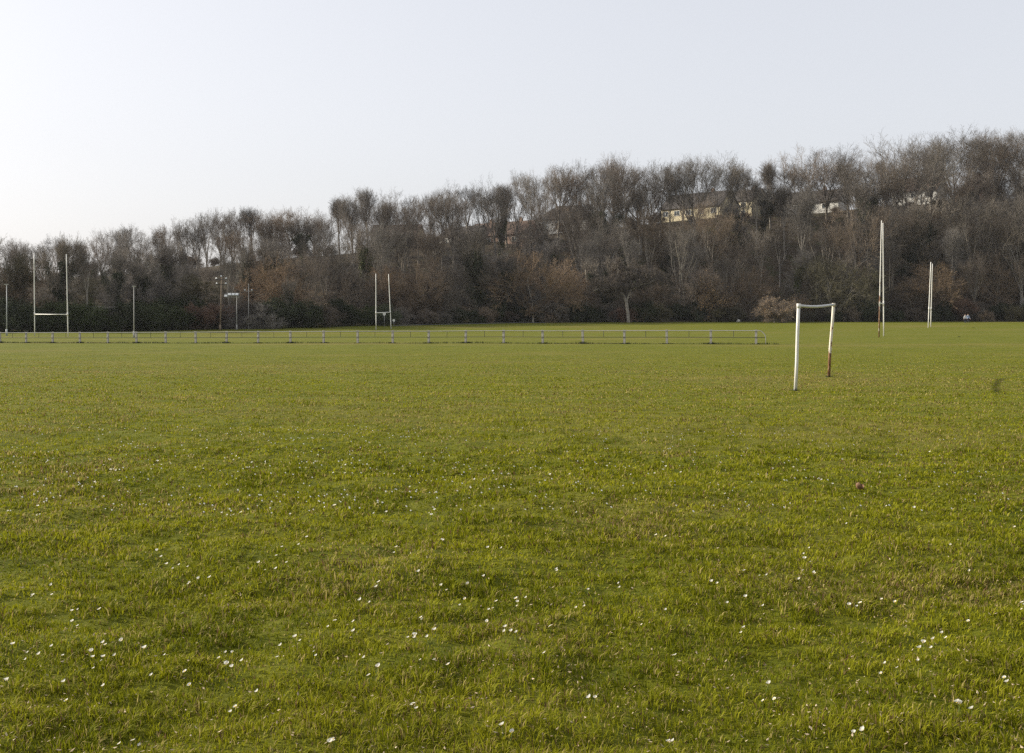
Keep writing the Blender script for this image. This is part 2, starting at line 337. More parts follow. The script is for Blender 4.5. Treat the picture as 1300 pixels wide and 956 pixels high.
# ------------------------------------------------------------------ grass blades (uncountable)
def grass():
    rho0 = 11000.0
    y0, y1 = 3.6, 75.0
    n_try = int(rho0 * 25 * (1.15 * math.log(y1 / y0) + 3.2 * (1 / y0 - 1 / y1)))
    # sample Y with pdf ~ (1.15/Y + 3.2/Y^2)
    yy = np.exp(np.linspace(math.log(y0), math.log(y1), 4000))
    pdf = 1.15 / yy + 3.2 / yy ** 2; cdf = np.concatenate([[0], np.cumsum((pdf[1:] + pdf[:-1]) / 2 * np.diff(yy))]); cdf /= cdf[-1]
    Y = np.interp(NR.random(n_try), cdf, yy)
    X = (NR.random(n_try) - .5) * (1.15 * Y + 3.2)
    clump = vnoise(X * .75, Y, .35, 21) * .45 + vnoise(X * .7, Y, .13, 22) * .55
    patch = vnoise(X, Y, 1.6, 23)
    # every blade belongs to a tuft: it leans away from the tuft's heart
    cell = 0.075 * np.maximum(np.round(np.log2(np.maximum(Y, 5) / 5)), 0) * .6 + .075
    ci, cj = np.floor(X / cell), np.floor(Y / cell)
    hx_ = np.modf(np.abs(np.sin(ci * 127.1 + cj * 311.7) * 43758.5))[0]; hy_ = np.modf(np.abs(np.sin(ci * 269.5 + cj * 183.3) * 24634.6))[0]
    ox, oy = X - (ci + .2 + .6 * hx_) * cell, Y - (cj + .2 + .6 * hy_) * cell
    rr_ = np.hypot(ox, oy) / cell
    tuft_h = .55 + .9 * np.modf(hx_ * 7.7 + hy_ * 3.1)[0]
    keep = NR.random(n_try) < (0.25 + 1.0 * clump) * (1.15 - .6 * rr_)
    X, Y, clump, patch, ox, oy, rr_, tuft_h = [q[keep] for q in (X, Y, clump, patch, ox, oy, rr_, tuft_h)]
    n = len(X); Z = gz(X, Y)
    fade = np.clip((y1 - Y) / 45, 0.12, 1)
    h = (0.012 + 0.043 * clump ** 1.5 + 0.010 * patch) * tuft_h * (0.6 + 0.8 * NR.random(n)) * fade
    w = 0.0056 * np.maximum(Y / 5.5, .9) * (0.6 + .8 * NR.random(n))
    w = np.minimum(w, .055)
    az = np.arctan2(oy, ox) + NR.normal(0, .8, n)
    lean = np.clip(.25 + 1.1 * rr_ + NR.normal(0, .3, n), .05, 1.4)
    dx, dy = np.cos(az), np.sin(az)
    sx, sy = -np.sin(az + NR.normal(0, .5, n)), np.cos(az)
    tip = np.stack([X + dx * h * np.sin(lean) * 1.2, Y + dy * h * np.sin(lean) * 1.2, Z + h * np.cos(lean) + .002], 1)
    mid = np.stack([X + dx * h * np.sin(lean * .6) * .5, Y + dy * h * np.sin(lean * .6) * .5, Z + h * .55 * np.cos(lean * .5)], 1)
    side = np.stack([sx, sy, np.zeros(n)], 1) * (w / 2)[:, None]
    base = np.stack([X, Y, Z - .004], 1)
    near = Y < 16
    # near: 5 verts quad+tri
    bn, mn, tn, sn = base[near], mid[near], tip[near], side[near]; k = len(bn)
    vN = np.stack([bn - sn, bn + sn, mn + sn * .9, mn - sn * .9, tn], 1).reshape(-1, 3)
    o = np.arange(k) * 5
    lN = np.stack([o, o + 1, o + 2, o + 3, o + 3, o + 2, o + 4], 1).ravel()
    stN = np.stack([np.arange(k) * 7, np.arange(k) * 7 + 4], 1).ravel()
    bf, tf, sf = base[~near], tip[~near], side[~near]; q = len(bf)
    vF = np.stack([bf - sf, bf + sf, tf], 1).reshape(-1, 3)
    o2 = len(vN) + np.arange(q) * 3
    lF = np.stack([o2, o2 + 1, o2 + 2], 1).ravel(); stF = len(lN) + np.arange(q) * 3
    me = np_mesh('grass', np.concatenate([vN, vF]), np.concatenate([lN, lF]), np.concatenate([stN, stF]), ['blade'])
    # tint per blade: green, yellow green, straw
    g0 = np.array([0.112, 0.130, 0.003]); g1 = np.array([0.290, 0.285, 0.014]); s0 = np.array([0.46, 0.37, 0.13]); b0 = np.array([0.16, 0.10, 0.045])
    t = np.clip(vnoise(X, Y, .5, 31) * .8 + NR.normal(0, .28, n) + .1, 0, 1)[:, None]
    c = g0 * (1 - t) + g1 * t
    straw_p = 0.08 + 0.26 * np.clip(vnoise(X, Y, 1.1, 32) * 2 - .9, 0, 1) + .22 * np.clip(vnoise(X * .4, Y, 7, 35) * 2 - 1, 0, 1)
    straw_p = straw_p + .30 * np.exp(-((X - 8.5) / 5) ** 2 - ((Y - 34.5) / 3.5) ** 2) + .20 * np.exp(-((Y - 44 - 6 * (vnoise(X, Y, 12, 61) - .5)) / 6) ** 2) * vnoise(X * .5, Y, 5, 62)
    u = NR.random(n)
    c[u < straw_p] = s0 * (0.55 + .45 * NR.random((int((u < straw_p).sum()), 1)))
    br = (u > 1 - straw_p * .45); c[br] = b0
    cv = np.concatenate([np.repeat(c[near], 5, 0), np.repeat(c[~near], 3, 0)])
    a = me.color_attributes.new('tint', 'FLOAT_COLOR', 'POINT')
    a.data.foreach_set('color', np.concatenate([cv, np.ones((len(cv), 1))], 1).astype(np.float32).ravel())
    ob = bpy.data.objects.new('grass', me); COL.objects.link(ob)
    tag(ob, 'short mown grass with straw coloured blades covering the playing field', 'grass', kind='stuff')
grass()

# ------------------------------------------------------------------ daisies
def daisy_mesh(seed):
    r = random.Random(seed); m = MB()
    hgt = r.uniform(.042, .062); rad = r.uniform(.010, .013)
    lx, ly = r.uniform(-.02, .02), r.uniform(-.02, .02)
    m.tube([(0, 0, -.01), (lx * .5, ly * .5, hgt * .5), (lx, ly, hgt)], .0013, 5, 2)
    cup = r.uniform(.5, 1.5)
    up = Vector((-.6 + r.uniform(-.35, .35), .05 + r.uniform(-.35, .3), 1)).normalized(); a0 = up.orthogonal().normalized(); b0 = up.cross(a0)
    C0 = Vector((lx, ly, hgt)); np_ = 15
    for k in range(np_):
        a = 2 * math.pi * k / np_; d = a0 * math.cos(a) + b0 * math.sin(a); s_ = up.cross(d)
        L = rad * r.uniform(.88, 1.08)
        p1 = C0 + d * L * .25; p2 = C0 + d * L * .75 + up * L * cup * .35; p3 = C0 + d * L + up * L * cup * .7
        wd = rad * .2
        m.add([p1 - s_ * wd * .6, p1 + s_ * wd * .6, p2 + s_ * wd, p2 - s_ * wd, p3 + s_ * wd * .5, p3 - s_ * wd * .5], [(0, 1, 2, 3), (3, 2, 4, 5)], 0)
    m.tube([C0 - up * .001, C0 + up * .0015, C0 + up * .0032], [rad * .4, rad * .36, rad * .12], 9, 1)
    return m.mesh('daisy', ['petal', 'daisy_eye', 'stem'])
dm = [daisy_mesh(k) for k in range(8)]
def unproj(px, py):
    lo, hi = 2.0, 160.0
    for _ in range(40):
        mid = (lo + hi) / 2; p = at(px, py, mid)
        if p.z > float(ground_base(np.array([p.x]), np.array([p.y]))[0]): lo = mid
        else: hi = mid
    p = at(px, py, lo); return p
# picked off the photograph: clusters and singles in the near turf (pixel, count, spread)
DZ = [(60,585,3,20),(95,620,4,24),(140,590,2,10),(150,603,2,6),(195,590,3,8),(60,650,5,30),(145,605,2,6),(250,578,3,12),(310,585,4,20),(335,587,2,6),
 (185,638,2,8),(290,652,3,10),(300,655,2,12),(65,747,1,2),(65,756,1,3),(42,757,2,4),(128,770,1,2),(95,772,1,2),(200,700,1,3),(235,717,2,5),(222,718,2,6),(236,738,1,2),
 (250,736,1,2),(267,734,1,2),(355,702,1,2),(378,700,1,2),(390,680,1,2),(325,722,1,2),(338,725,1,2),(348,726,1,3),(362,718,2,3),(97,795,1,2),(16,818,1,2),(38,822,1,2),(66,822,2,4),
 (80,828,1,2),(32,832,1,2),(130,818,2,4),(152,817,1,3),(112,829,1,2),(145,830,1,2),(133,838,3,5),(122,846,1,2),(133,862,1,3),(6,858,1,2),(15,864,1,2),(235,855,1,2),(238,864,1,2),
 (295,847,1,2),(306,843,1,2),(275,832,1,2),(292,826,1,2),(354,819,1,2),(353,836,1,2),(384,817,2,4),(203,838,1,2),(195,855,1,2),
 (425,803,2,3),(463,764,1,2),(520,808,1,2),(526,814,1,2),(559,813,1,2),(407,838,2,3),(461,838,1,2),(535,789,2,3),(587,770,1,2),(620,774,3,4),(615,798,2,4),(647,804,3,4),(655,762,2,3),
 (655,768,1,2),(651,812,1,2),(551,845,1,2),(571,850,1,2),(473,858,1,2),(430,790,1,2),(480,745,2,4),(530,735,1,2),(560,745,2,4),(600,740,2,5),(500,700,2,8),(560,690,2,8),(640,700,2,8),
 (700,720,2,6),(745,745,1,2),(780,735,2,4),(815,792,1,2),(850,770,1,3),(700,800,1,2),(740,770,2,4),(690,838,1,2),(860,829,1,2),(905,743,2,2),(943,733,1,2),(962,738,1,2),(973,739,1,2),
 (1005,594,1,2),(1045,616,1,2),(1055,617,1,2),(1115,602,1,2),(1175,573,2,4),(1235,625,1,2),(1122,648,1,2),(1160,649,1,2),(1210,695,1,2),(1234,720,1,2),(1118,754,1,2),(1135,756,1,2),
 (1089,765,1,2),(1078,768,1,2),(1171,810,1,2),(1181,820,1,2),(1175,836,1,2),(1170,844,1,2),(1120,841,1,2),(1138,845,1,3),(1299,759,1,2),(1296,780,1,2),(968,766,1,2),(945,762,2,4),
 (1033,727,1,2),(1028,713,1,2),(1016,735,1,2),(943,807,1,2),(948,800,1,2),(1225,786,1,2),(1200,800,1,2),(1075,670,1,2),(1020,700,2,10),(1285,674,1,2),(1200,810,1,2),(920,629,1,2),
 (450,600,4,30),(520,610,4,30),(600,620,5,34),(680,600,5,34),(760,590,4,34),(840,600,4,34),(400,650,3,20),(720,650,3,20),(840,680,2,10),(580,655,3,20),(480,650,3,20),(90,880,2,9),
 (300,890,3,12),(520,900,3,12),(760,890,2,9),(980,885,3,12),(1200,900,3,12),(1090,930,2,8),(860,930,2,8),(640,940,2,8),(420,935,3,10),(170,930,3,10),(1270,870,2,6)]
rd = random.Random(5); nd = 0; DZ.sort(key=lambda q: -q[1])
for (px, py, cnt, sp) in DZ:
    for k in range(cnt if py < 700 else max(cnt, rd.choice((1, 1, 1, 2)))):
        if nd >= 296: break
        e_ = 4 if (py >= 700 and k) else 0; qx = px + rd.gauss(0, sp * .8 + .5 + e_ * 1.6); qy = py + rd.gauss(0, sp * .18 + .4 + e_)
        p = unproj(qx, qy + 4.5 * (qy - 405) / 300); 
        o = bpy.data.objects.new('daisy', dm[rd.randrange(8)]); COL.objects.link(o)
        s = rd.uniform(.75, 1.2) * (1 + max(0, p.y - 10) * .015)
        o.scale = (s, s, s * rd.uniform(.85, 1.1)); o.rotation_euler = (0, 0, rd.uniform(-.7, .7)); o.location = (p.x, p.y, gz1(p.x, p.y))
        tag(o, 'small white daisy growing in the mown turf of the near field', 'daisy', 'white daisies scattered over the near turf'); nd += 1
# the uncountable far ones
m = MB()
for k in range(650):
    qy = 545 + 110 * rd.random() ** 1.3; qx = rd.uniform(-60, 1360) if rd.random() < .5 else rd.gauss(420, 260)
    p = unproj(qx, qy); z = gz1(p.x, p.y) + .045; s = .009 * rd.uniform(.7, 1.3)
    m.add([(p.x + s * math.cos(a), p.y + s * math.sin(a) * .6, z + s * (.7 * math.sin(a) - .3 * math.cos(a))) for a in [i * math.pi / 3 for i in range(6)]] + [(p.x, p.y, z - .006)],
          [(0, 1, 6), (1, 2, 6), (2, 3, 6), (3, 4, 6), (4, 5, 6), (5, 0, 6)])
tag(m.obj('distant_daisies', 'petal'), 'faint scatter of tiny white daisies farther out across the turf', 'daisies', kind='stuff')

# ------------------------------------------------------------------ dry leaf and weed tuft in the grass
p = unproj(1087, 629); m = MB()
n_ = 9
for i in range(n_):
    for j in range(n_):
        u = i / (n_ - 1) * 2 - 1; v = j / (n_ - 1) * 2 - 1; wd = (1 - u * u) ** .6
        ang = v * 1.35
        m.v.append((u * .075, math.sin(ang) * .04 * wd, .035 + .03 * (1 - math.cos(ang)) + .02 * u * u))
for i in range(n_ - 1):
    for j in range(n_ - 1): a = i * n_ + j; m.f.append((a, a + 1, a + n_ + 1, a + n_)); m.m.append(0)
m.tube([(.07, 0, .05), (.10, .008, .055), (.125, .004, .07)], .0022, 5)
lf = m.obj('dry_leaf', 'dry_leaf', smooth=True, loc=(p.x, p.y, gz1(p.x, p.y))); lf.rotation_euler = (.3, .25, .9); lf.scale = (.8, 1.15, 1.7); lf.location.z += .015
md = lf.modifiers.new('thickness', 'SOLIDIFY'); md.thickness = .0015
tag(lf, 'curled rusty brown dry leaf lying in the turf in front of the goal', 'leaf')
def tuft(name, px, py, h, n, spread, lean, mat, seed=0, w=.006):
    p = unproj(px, py); r = random.Random(seed); m = MB()
    for k in range(n):
        a = r.uniform(0, 6.28); rr = spread * r.random() ** .6; b = Vector((math.cos(a) * rr, math.sin(a) * rr * .6, -.01))
        L = h * r.uniform(.5, 1); d = Vector((lean + r.gauss(0, .25), r.gauss(0, .25), 1)).normalized()
        e = b + d * L + Vector((lean * L * .35, 0, 0)); s_ = Vector((1, r.uniform(-.6, .6), 0)).normalized() * w
        mid = b + d * L * .55
        m.add([b - s_, b + s_, mid + s_, mid - s_, e], [(0, 1, 2, 3), (3, 2, 4)])
    o = m.obj(name, mat, loc=(p.x, p.y, gz1(p.x, p.y))); return o

# scraps of dead leaf and clippings, too many and too small to count
m = MB(); r = random.Random(31)
for k in range(1800):
    qy = 560 + 400 * r.random() ** .8; p = unproj(r.uniform(-80, 1380), qy); z = gz1(p.x, p.y) + r.uniform(.015, .035); s_ = r.uniform(.006, .013); a = r.uniform(0, 6.28)
    u = Vector((math.cos(a), math.sin(a), r.uniform(-.5, .5))) * s_; v = Vector((-math.sin(a), math.cos(a), r.uniform(-.6, .6))) * s_ * .45; c = Vector((p.x, p.y, z))
    m.add([c - u, c + v, c + u + Vector((0, 0, s_ * .4)), c - v], [(0, 1, 2, 3)])
tag(m.obj('leaf_scraps', 'leaf_scrap'), 'tiny pale brown scraps of dead leaf scattered through the turf', 'leaf litter', kind='stuff')
# ------------------------------------------------------------------ football goal
def base_pt(px, py, Y):
    p = at(px, py, Y); return Vector((p.x, p.y, gz1(p.x, p.y)))
gA = base_pt(1009.5, 496.5, 31.3); gB = base_pt(1052, 478, 37.6)
tA = at(1013.9, 388, 31.4); tB = at(1058.3, 387, 37.7)
g = empty('football_goal', gA, label='leaning white football goal with rust streaked far post and sagging crossbar', cat='goal')
a_, b_, ta_, tb_ = Vector((0, 0, 0)), gB - gA, tA - gA, tB - gA
m = MB(); m.tube([a_ - Vector((0, 0, .15)), a_ + (ta_ - a_) * .33 + Vector((.012, 0, 0)), a_ + (ta_ - a_) * .7, ta_ + Vector((0, 0, .03))], .048, 14)
po = m.obj('post', 'rust_lite', g, True); po['label'] = 'near white post'
m = MB(); m.tube([Vector((0, 0, -.15)), (tb_ - b_) * .4 + Vector((-.015, 0, 0)), (tb_ - b_) * .75, tb_ - b_ + Vector((0, 0, .03))], .05, 14)
po = m.obj('post', 'rust_mid', g, True, b_); po['label'] = 'far post with flaking rusty foot'
m = MB(); pts = []
for k in range(15):
    t = k / 14; q = ta_.lerp(tb_, t); q.z -= .05 * math.sin(math.pi * min(1, t * 1.05)) * (1 - .3 * t); pts.append(q)
ext = (tb_ - ta_).normalized(); pts[-1] += ext * .12
m.tube(pts, .043, 14); m.obj('crossbar', 'rust_bar', g, True)
for q, e in ((ta_, 1), (tb_, -1)):
    m = MB(); m.tube([q - Vector((0, 0, .075)), q + Vector((0, 0, .06))], .057, 12); m.tube([q - ext * .02, q + ext * e * .14], .052, 12)
    m.obj('corner_bracket', 'rust_mid' if e < 0 else 'rust_lite', g, True)

# ------------------------------------------------------------------ rugby posts
def rugby(b1, t1, Y1, b2, t2, Y2, bar_h, mats, label, r=.055, extra=None):
    A_ = base_pt(*b1, Y1); B_ = base_pt(*b2, Y2); TA = at(*t1, Y1); TB = at(*t2, Y2)
    g = empty('rugby_posts', A_, label=label, cat='rugby posts')
    for q0, q1, mt in ((A_, TA, mats[0]), (B_, TB, mats[1])):
        m = MB(); L = q1 - q0
        pts = [Vector((0, 0, -.2))] + [L * k / 6 for k in range(1, 7)]
        m.tube(pts, [r, r, r, r * .92, r * .88, r * .8, r * .72], 10)
        up = m.obj('upright', mt, g, True, q0 - A_)
        m = MB(); c = L * (bar_h + .1) / L.length
        m.tube([L * (bar_h - .22) / L.length, L * (bar_h + .25) / L.length], r * 1.25, 10); m.obj('bar_socket', mt, up, True)
    m = MB(); u1 = (TA - A_) * (bar_h / (TA - A_).length); u2 = B_ - A_ + (TB - B_) * (bar_h / (TB - B_).length)
    m.tube([u1, u1.lerp(u2, .5) - Vector((0, 0, .02)), u2], r * .85, 10); m.obj('crossbar', mats[2], g, True)
    return g
rugby((44, 426), (43.2, 321.5), 150.8, (86.4, 427.6), (84.2, 322.5), 147.5, 3.0, ['white_paint', 'white_paint', 'white_paint'],
      'tall white rugby posts standing upright inside the railing near the left lamp poles', .072)
rugby((477.4, 418.6), (477.2, 347.3), 193, (496.5, 418.4), (493.3, 348), 197.2, 3.0, ['white_paint', 'white_paint', 'white_paint'],
      'off white rugby posts behind the railing with the right upright tilting inward', .085)
rugby((1115.8, 428.4), (1119.2, 280), 96.5, (1122, 426.6), (1121, 283), 101.5, 3.0, ['rust_full', 'rust_lite', 'white_paint'],
      'end on white rugby posts with one rusty brown upright, just beyond the football goal', .055)
rugby((1178.4, 416), (1181.8, 332.6), 174.5, (1181.6, 415.6), (1183.8, 334.8), 179.5, 3.0, ['white_paint', 'rust_lite', 'white_paint'],
      'smaller farther white rugby posts seen end on, left of the two walkers', .08)

# ------------------------------------------------------------------ railing fence
def fpos(i):
    Z = 104 - (104 - 77.8) / 22 * i; X0 = -650 * 104 / F; X1 = 310 * 77.8 / F
    X = X0 + (X1 - X0) / 22 * i; return Vector((X, Z, gz1(X, Z)))
fo = fpos(22); fdir = (fpos(22) - fpos(21)); frot = math.atan2(fdir.y, fdir.x)
fn = empty('railing_fence', fo, label='long low railing of pale concrete posts and two metal rails around the far pitch', cat='railing')
i0 = -8; top, low = [], []
rf = random.Random(3)
pmeshes = []
for k in range(3):
    m = MB(); m.box((0, 0, .46), (.15, .14, 1.12)); m.box((0, 0, 1.035), (.165, .155, .03)); pmeshes.append(m.mesh('post', ['concrete']))
m = MB(); m.tube([(0, 0, .50), (0, 0, .97)], .017, 6); drop_me = m.mesh('rail_strut', ['dark'])
for i in range(i0, 23):
    q = fpos(i)
    o = bpy.data.objects.new('post', pmeshes[i % 3]); COL.objects.link(o); o.parent = fn; o.location = q - fo
    o.rotation_euler = (rf.gauss(0, .012), rf.gauss(0, .012), frot)
    top.append(q - fo + Vector((0, -.085, .97))); low.append(q - fo + Vector((0, -.085, .50)))
    if i < 22:
        q2 = (fpos(i) + fpos(i + 1)) / 2
        o = bpy.data.objects.new('rail_strut', drop_me); COL.objects.link(o); o.parent = fn; o.location = q2 - fo + Vector((0, -.085, 0))
e = fdir.normalized(); t_ = top[-1]
hoop = [t_ + e * .25 + Vector((0, 0, 0)), t_ + e * .42 + Vector((0, 0, -.09)), t_ + e * .58 + Vector((0, 0, -.26)), t_ + e * .64 + Vector((0, 0, -.45)), t_ + e * .66 + Vector((0, 0, -1.05))]
m = MB(); m.tube(top + hoop, .027, 8); m.obj('top_rail', 'galv', fn, True)
m = MB(); m.tube(low + [low[-1] + e * .63], .02, 6); m.obj('lower_rail', 'dark', fn, True)
# rough unmown strip along the railing, coloured dark for its shadow line
m = MB(); r = random.Random(8)
for k in range(15000):
    i = r.uniform(i0, 22.5); q = fpos(22) + fdir * (i - 22)
    if r.random() < .45: i = round(i) + r.gauss(0, .07); q = fpos(22) + fdir * (i - 22)
    x, y = q.x, q.y + r.gauss(0, .10)
    dens = vnoise(x, 0, 1.3, 40); h = r.uniform(.05, .17) * (.5 + float(dens)); a = r.uniform(0, 6.28); s_ = (math.cos(a) * .014, math.sin(a) * .014)
    m.add([(x - s_[0], y - s_[1], 0), (x + s_[0], y + s_[1], 0), (x + r.gauss(0, .03), y + r.gauss(0, .03), h)], [(0, 1, 2)])
for bx, by in [(gA.x, gA.y), (gB.x, gB.y)]:
    for k in range(90):
        a, rr_ = r.uniform(0, 6.28), .04 + abs(r.gauss(0, .09)); x, y = bx + math.cos(a) * rr_, by + math.sin(a) * rr_; h = r.uniform(.04, .11); c_ = (math.cos(a) * .007, math.sin(a) * .007)
        m.add([(x - c_[1], y + c_[0], 0), (x + c_[1], y - c_[0], 0), (x + r.gauss(0, .03), y + r.gauss(0, .03), h)], [(0, 1, 2)])
vz = np.array(m.v); vz[:, 2] += gz(vz[:, 0], vz[:, 1]) - .01; m.v = [tuple(v) for v in vz]
tag(m.obj('rough_grass', 'ivy'), 'unmown grass coloured dark for shadow along the railing foot, and around the goal posts', 'grass', kind='stuff')

# ------------------------------------------------------------------ lamp poles and floodlights
def pole(name, px, py, Y, top_py, label, cat, head, mat='galv', r0=.09, r1=.05, topx=None):
    b = base_pt(px, py, Y); t = at(topx if topx else px, top_py, Y) - b
    g = empty(name, b, label=label, cat=cat)
    m = MB(); m.tube([Vector((0, 0, -.2)), t * .5, t], [r0, (r0 + r1) / 2, r1], 10); m.obj('pole', mat, g, True)
    m = MB(); m.tube([(0, 0, -.05), (0, 0, .9)], r0 * 1.5, 10); m.obj('pole_base', mat, g, True)
    head(g, t); return g
def head_small(g, t):
    m = MB(); m.tube([t, t + Vector((.15, -.35, .08))], .035, 8); arm = m.obj('arm', 'galv', g, True)
    m = MB(); m.box(t + Vector((.2, -.55, .09)), (.34, .6, .13)); m.box(t + Vector((.2, -.55, .02)), (.26, .5, .03), 1); m.obj('lamp_head', ['galv', 'lamp_glass'], g)
def lamp(g, c, yaw, sz=.45):
    rot = Matrix.Rotation(yaw, 3, 'Z') @ Matrix.Rotation(R(-28), 3, 'X'); c = Vector(c)
    m = MB(); m.box(c, (sz, .2, sz * .8), 0, rot); h = m.obj('lamp_housing', 'grey_paint', g)
    m = MB(); m.box(c + rot @ Vector((0, -.11, 0)), (sz * .88, .03, sz * .68), 0, rot); m.obj('lamp_lens', 'lamp_glass', h)
def head_cluster(g, t):
    for dz, w in ((-.35, .9), (-1.2, .9)):
        m = MB(); m.box(t + Vector((0, -.12, dz)), (w * 2, .09, .09)); m.obj('cross_arm', 'dark', g)
    for dx, dz, yw in ((-.8, -.2, -.5), (.8, -.2, .5), (0, .15, 0), (-.75, -1.05, -.3), (.75, -1.05, .4)):
        lamp(g, t + Vector((dx, -.3, dz)), yw, .27)
def head_bank(g, t):
    m = MB(); m.box(t + Vector((-.75, -.1, -.3)), (2.5, .1, .1)); m.box(t + Vector((-.75, -.1, .35)), (2.5, .1, .1)); m.obj('cross_arm', 'galv', g)
    for k in range(4):
        lamp(g, t + Vector((-1.75 + k * .62, -.28, .15 if k > 0 else -.1)), -.1, .56)
def head_cross(g, t):
    m = MB(); m.box(t + Vector((0, 0, -1.3)), (1.5, .07, .07)); m.obj('cross_arm', 'galv', g)
    for dx in (-.6, .6): lamp(g, t + Vector((dx, -.15, -1.15)), 0, .22)
pole('lamp_pole', 8.5, 423, 152, 362, 'grey steel lamp pole standing at the far left end of the railing', 'lamp pole', head_small, 'grey_paint', .085, .05)
pole('lamp_pole', 170, 424.5, 140, 364.5, 'slim grey lamp pole standing alone right of the left rugby posts', 'lamp pole', head_small, 'galv', .08, .05)
pole('floodlight_pole', 279.3, 418.4, 186, 352, 'brown wooden pole carrying a cluster of small floodlights', 'floodlight', head_cluster, 'wood_pole', .13, .09, 281.5)
pole('floodlight_pole', 300.5, 418.2, 187, 375, 'thin steel pole with a bright bank of four white floodlights', 'floodlight', head_bank, 'galv', .08, .05)
pole('floodlight_pole', 315.6, 418, 191, 360, 'thin pale pole with short cross arm, rightmost of floodlight poles', 'floodlight', head_cross, 'galv', .07, .045)

# small pale boards near the middle posts
def board(px, py, Y, size, hgt, label):
    b = base_pt(px, py, Y); g = empty('sign', b, label=label, cat='sign')
    m = MB(); m.tube([(0, 0, -.1), (0, 0, hgt)], .035, 8); m.obj('pole', 'galv', g, True)
    m = MB(); m.add([(size * .5 * math.sin(a) * (1 if math.cos(a) > -.2 else .75), -.05 - dy, hgt - size * .5 * math.cos(a) * -1) for dy in (0, .04) for a in [k * math.pi / 8 for k in range(16)]],
          [tuple(range(16)), tuple(reversed(range(16, 32)))] + [(k, k + 16, (k + 1) % 16 + 16, (k + 1) % 16) for k in range(16)])
    m.obj('board', 'white_wall', g); return g
board(488, 415.5, 203, .62, 2.35, 'pale rounded board on a thin pole seen under the middle rugby crossbar')
board(500, 414.5, 203, .5, 1.2, 'small low white board on a post right of the middle rugby posts')

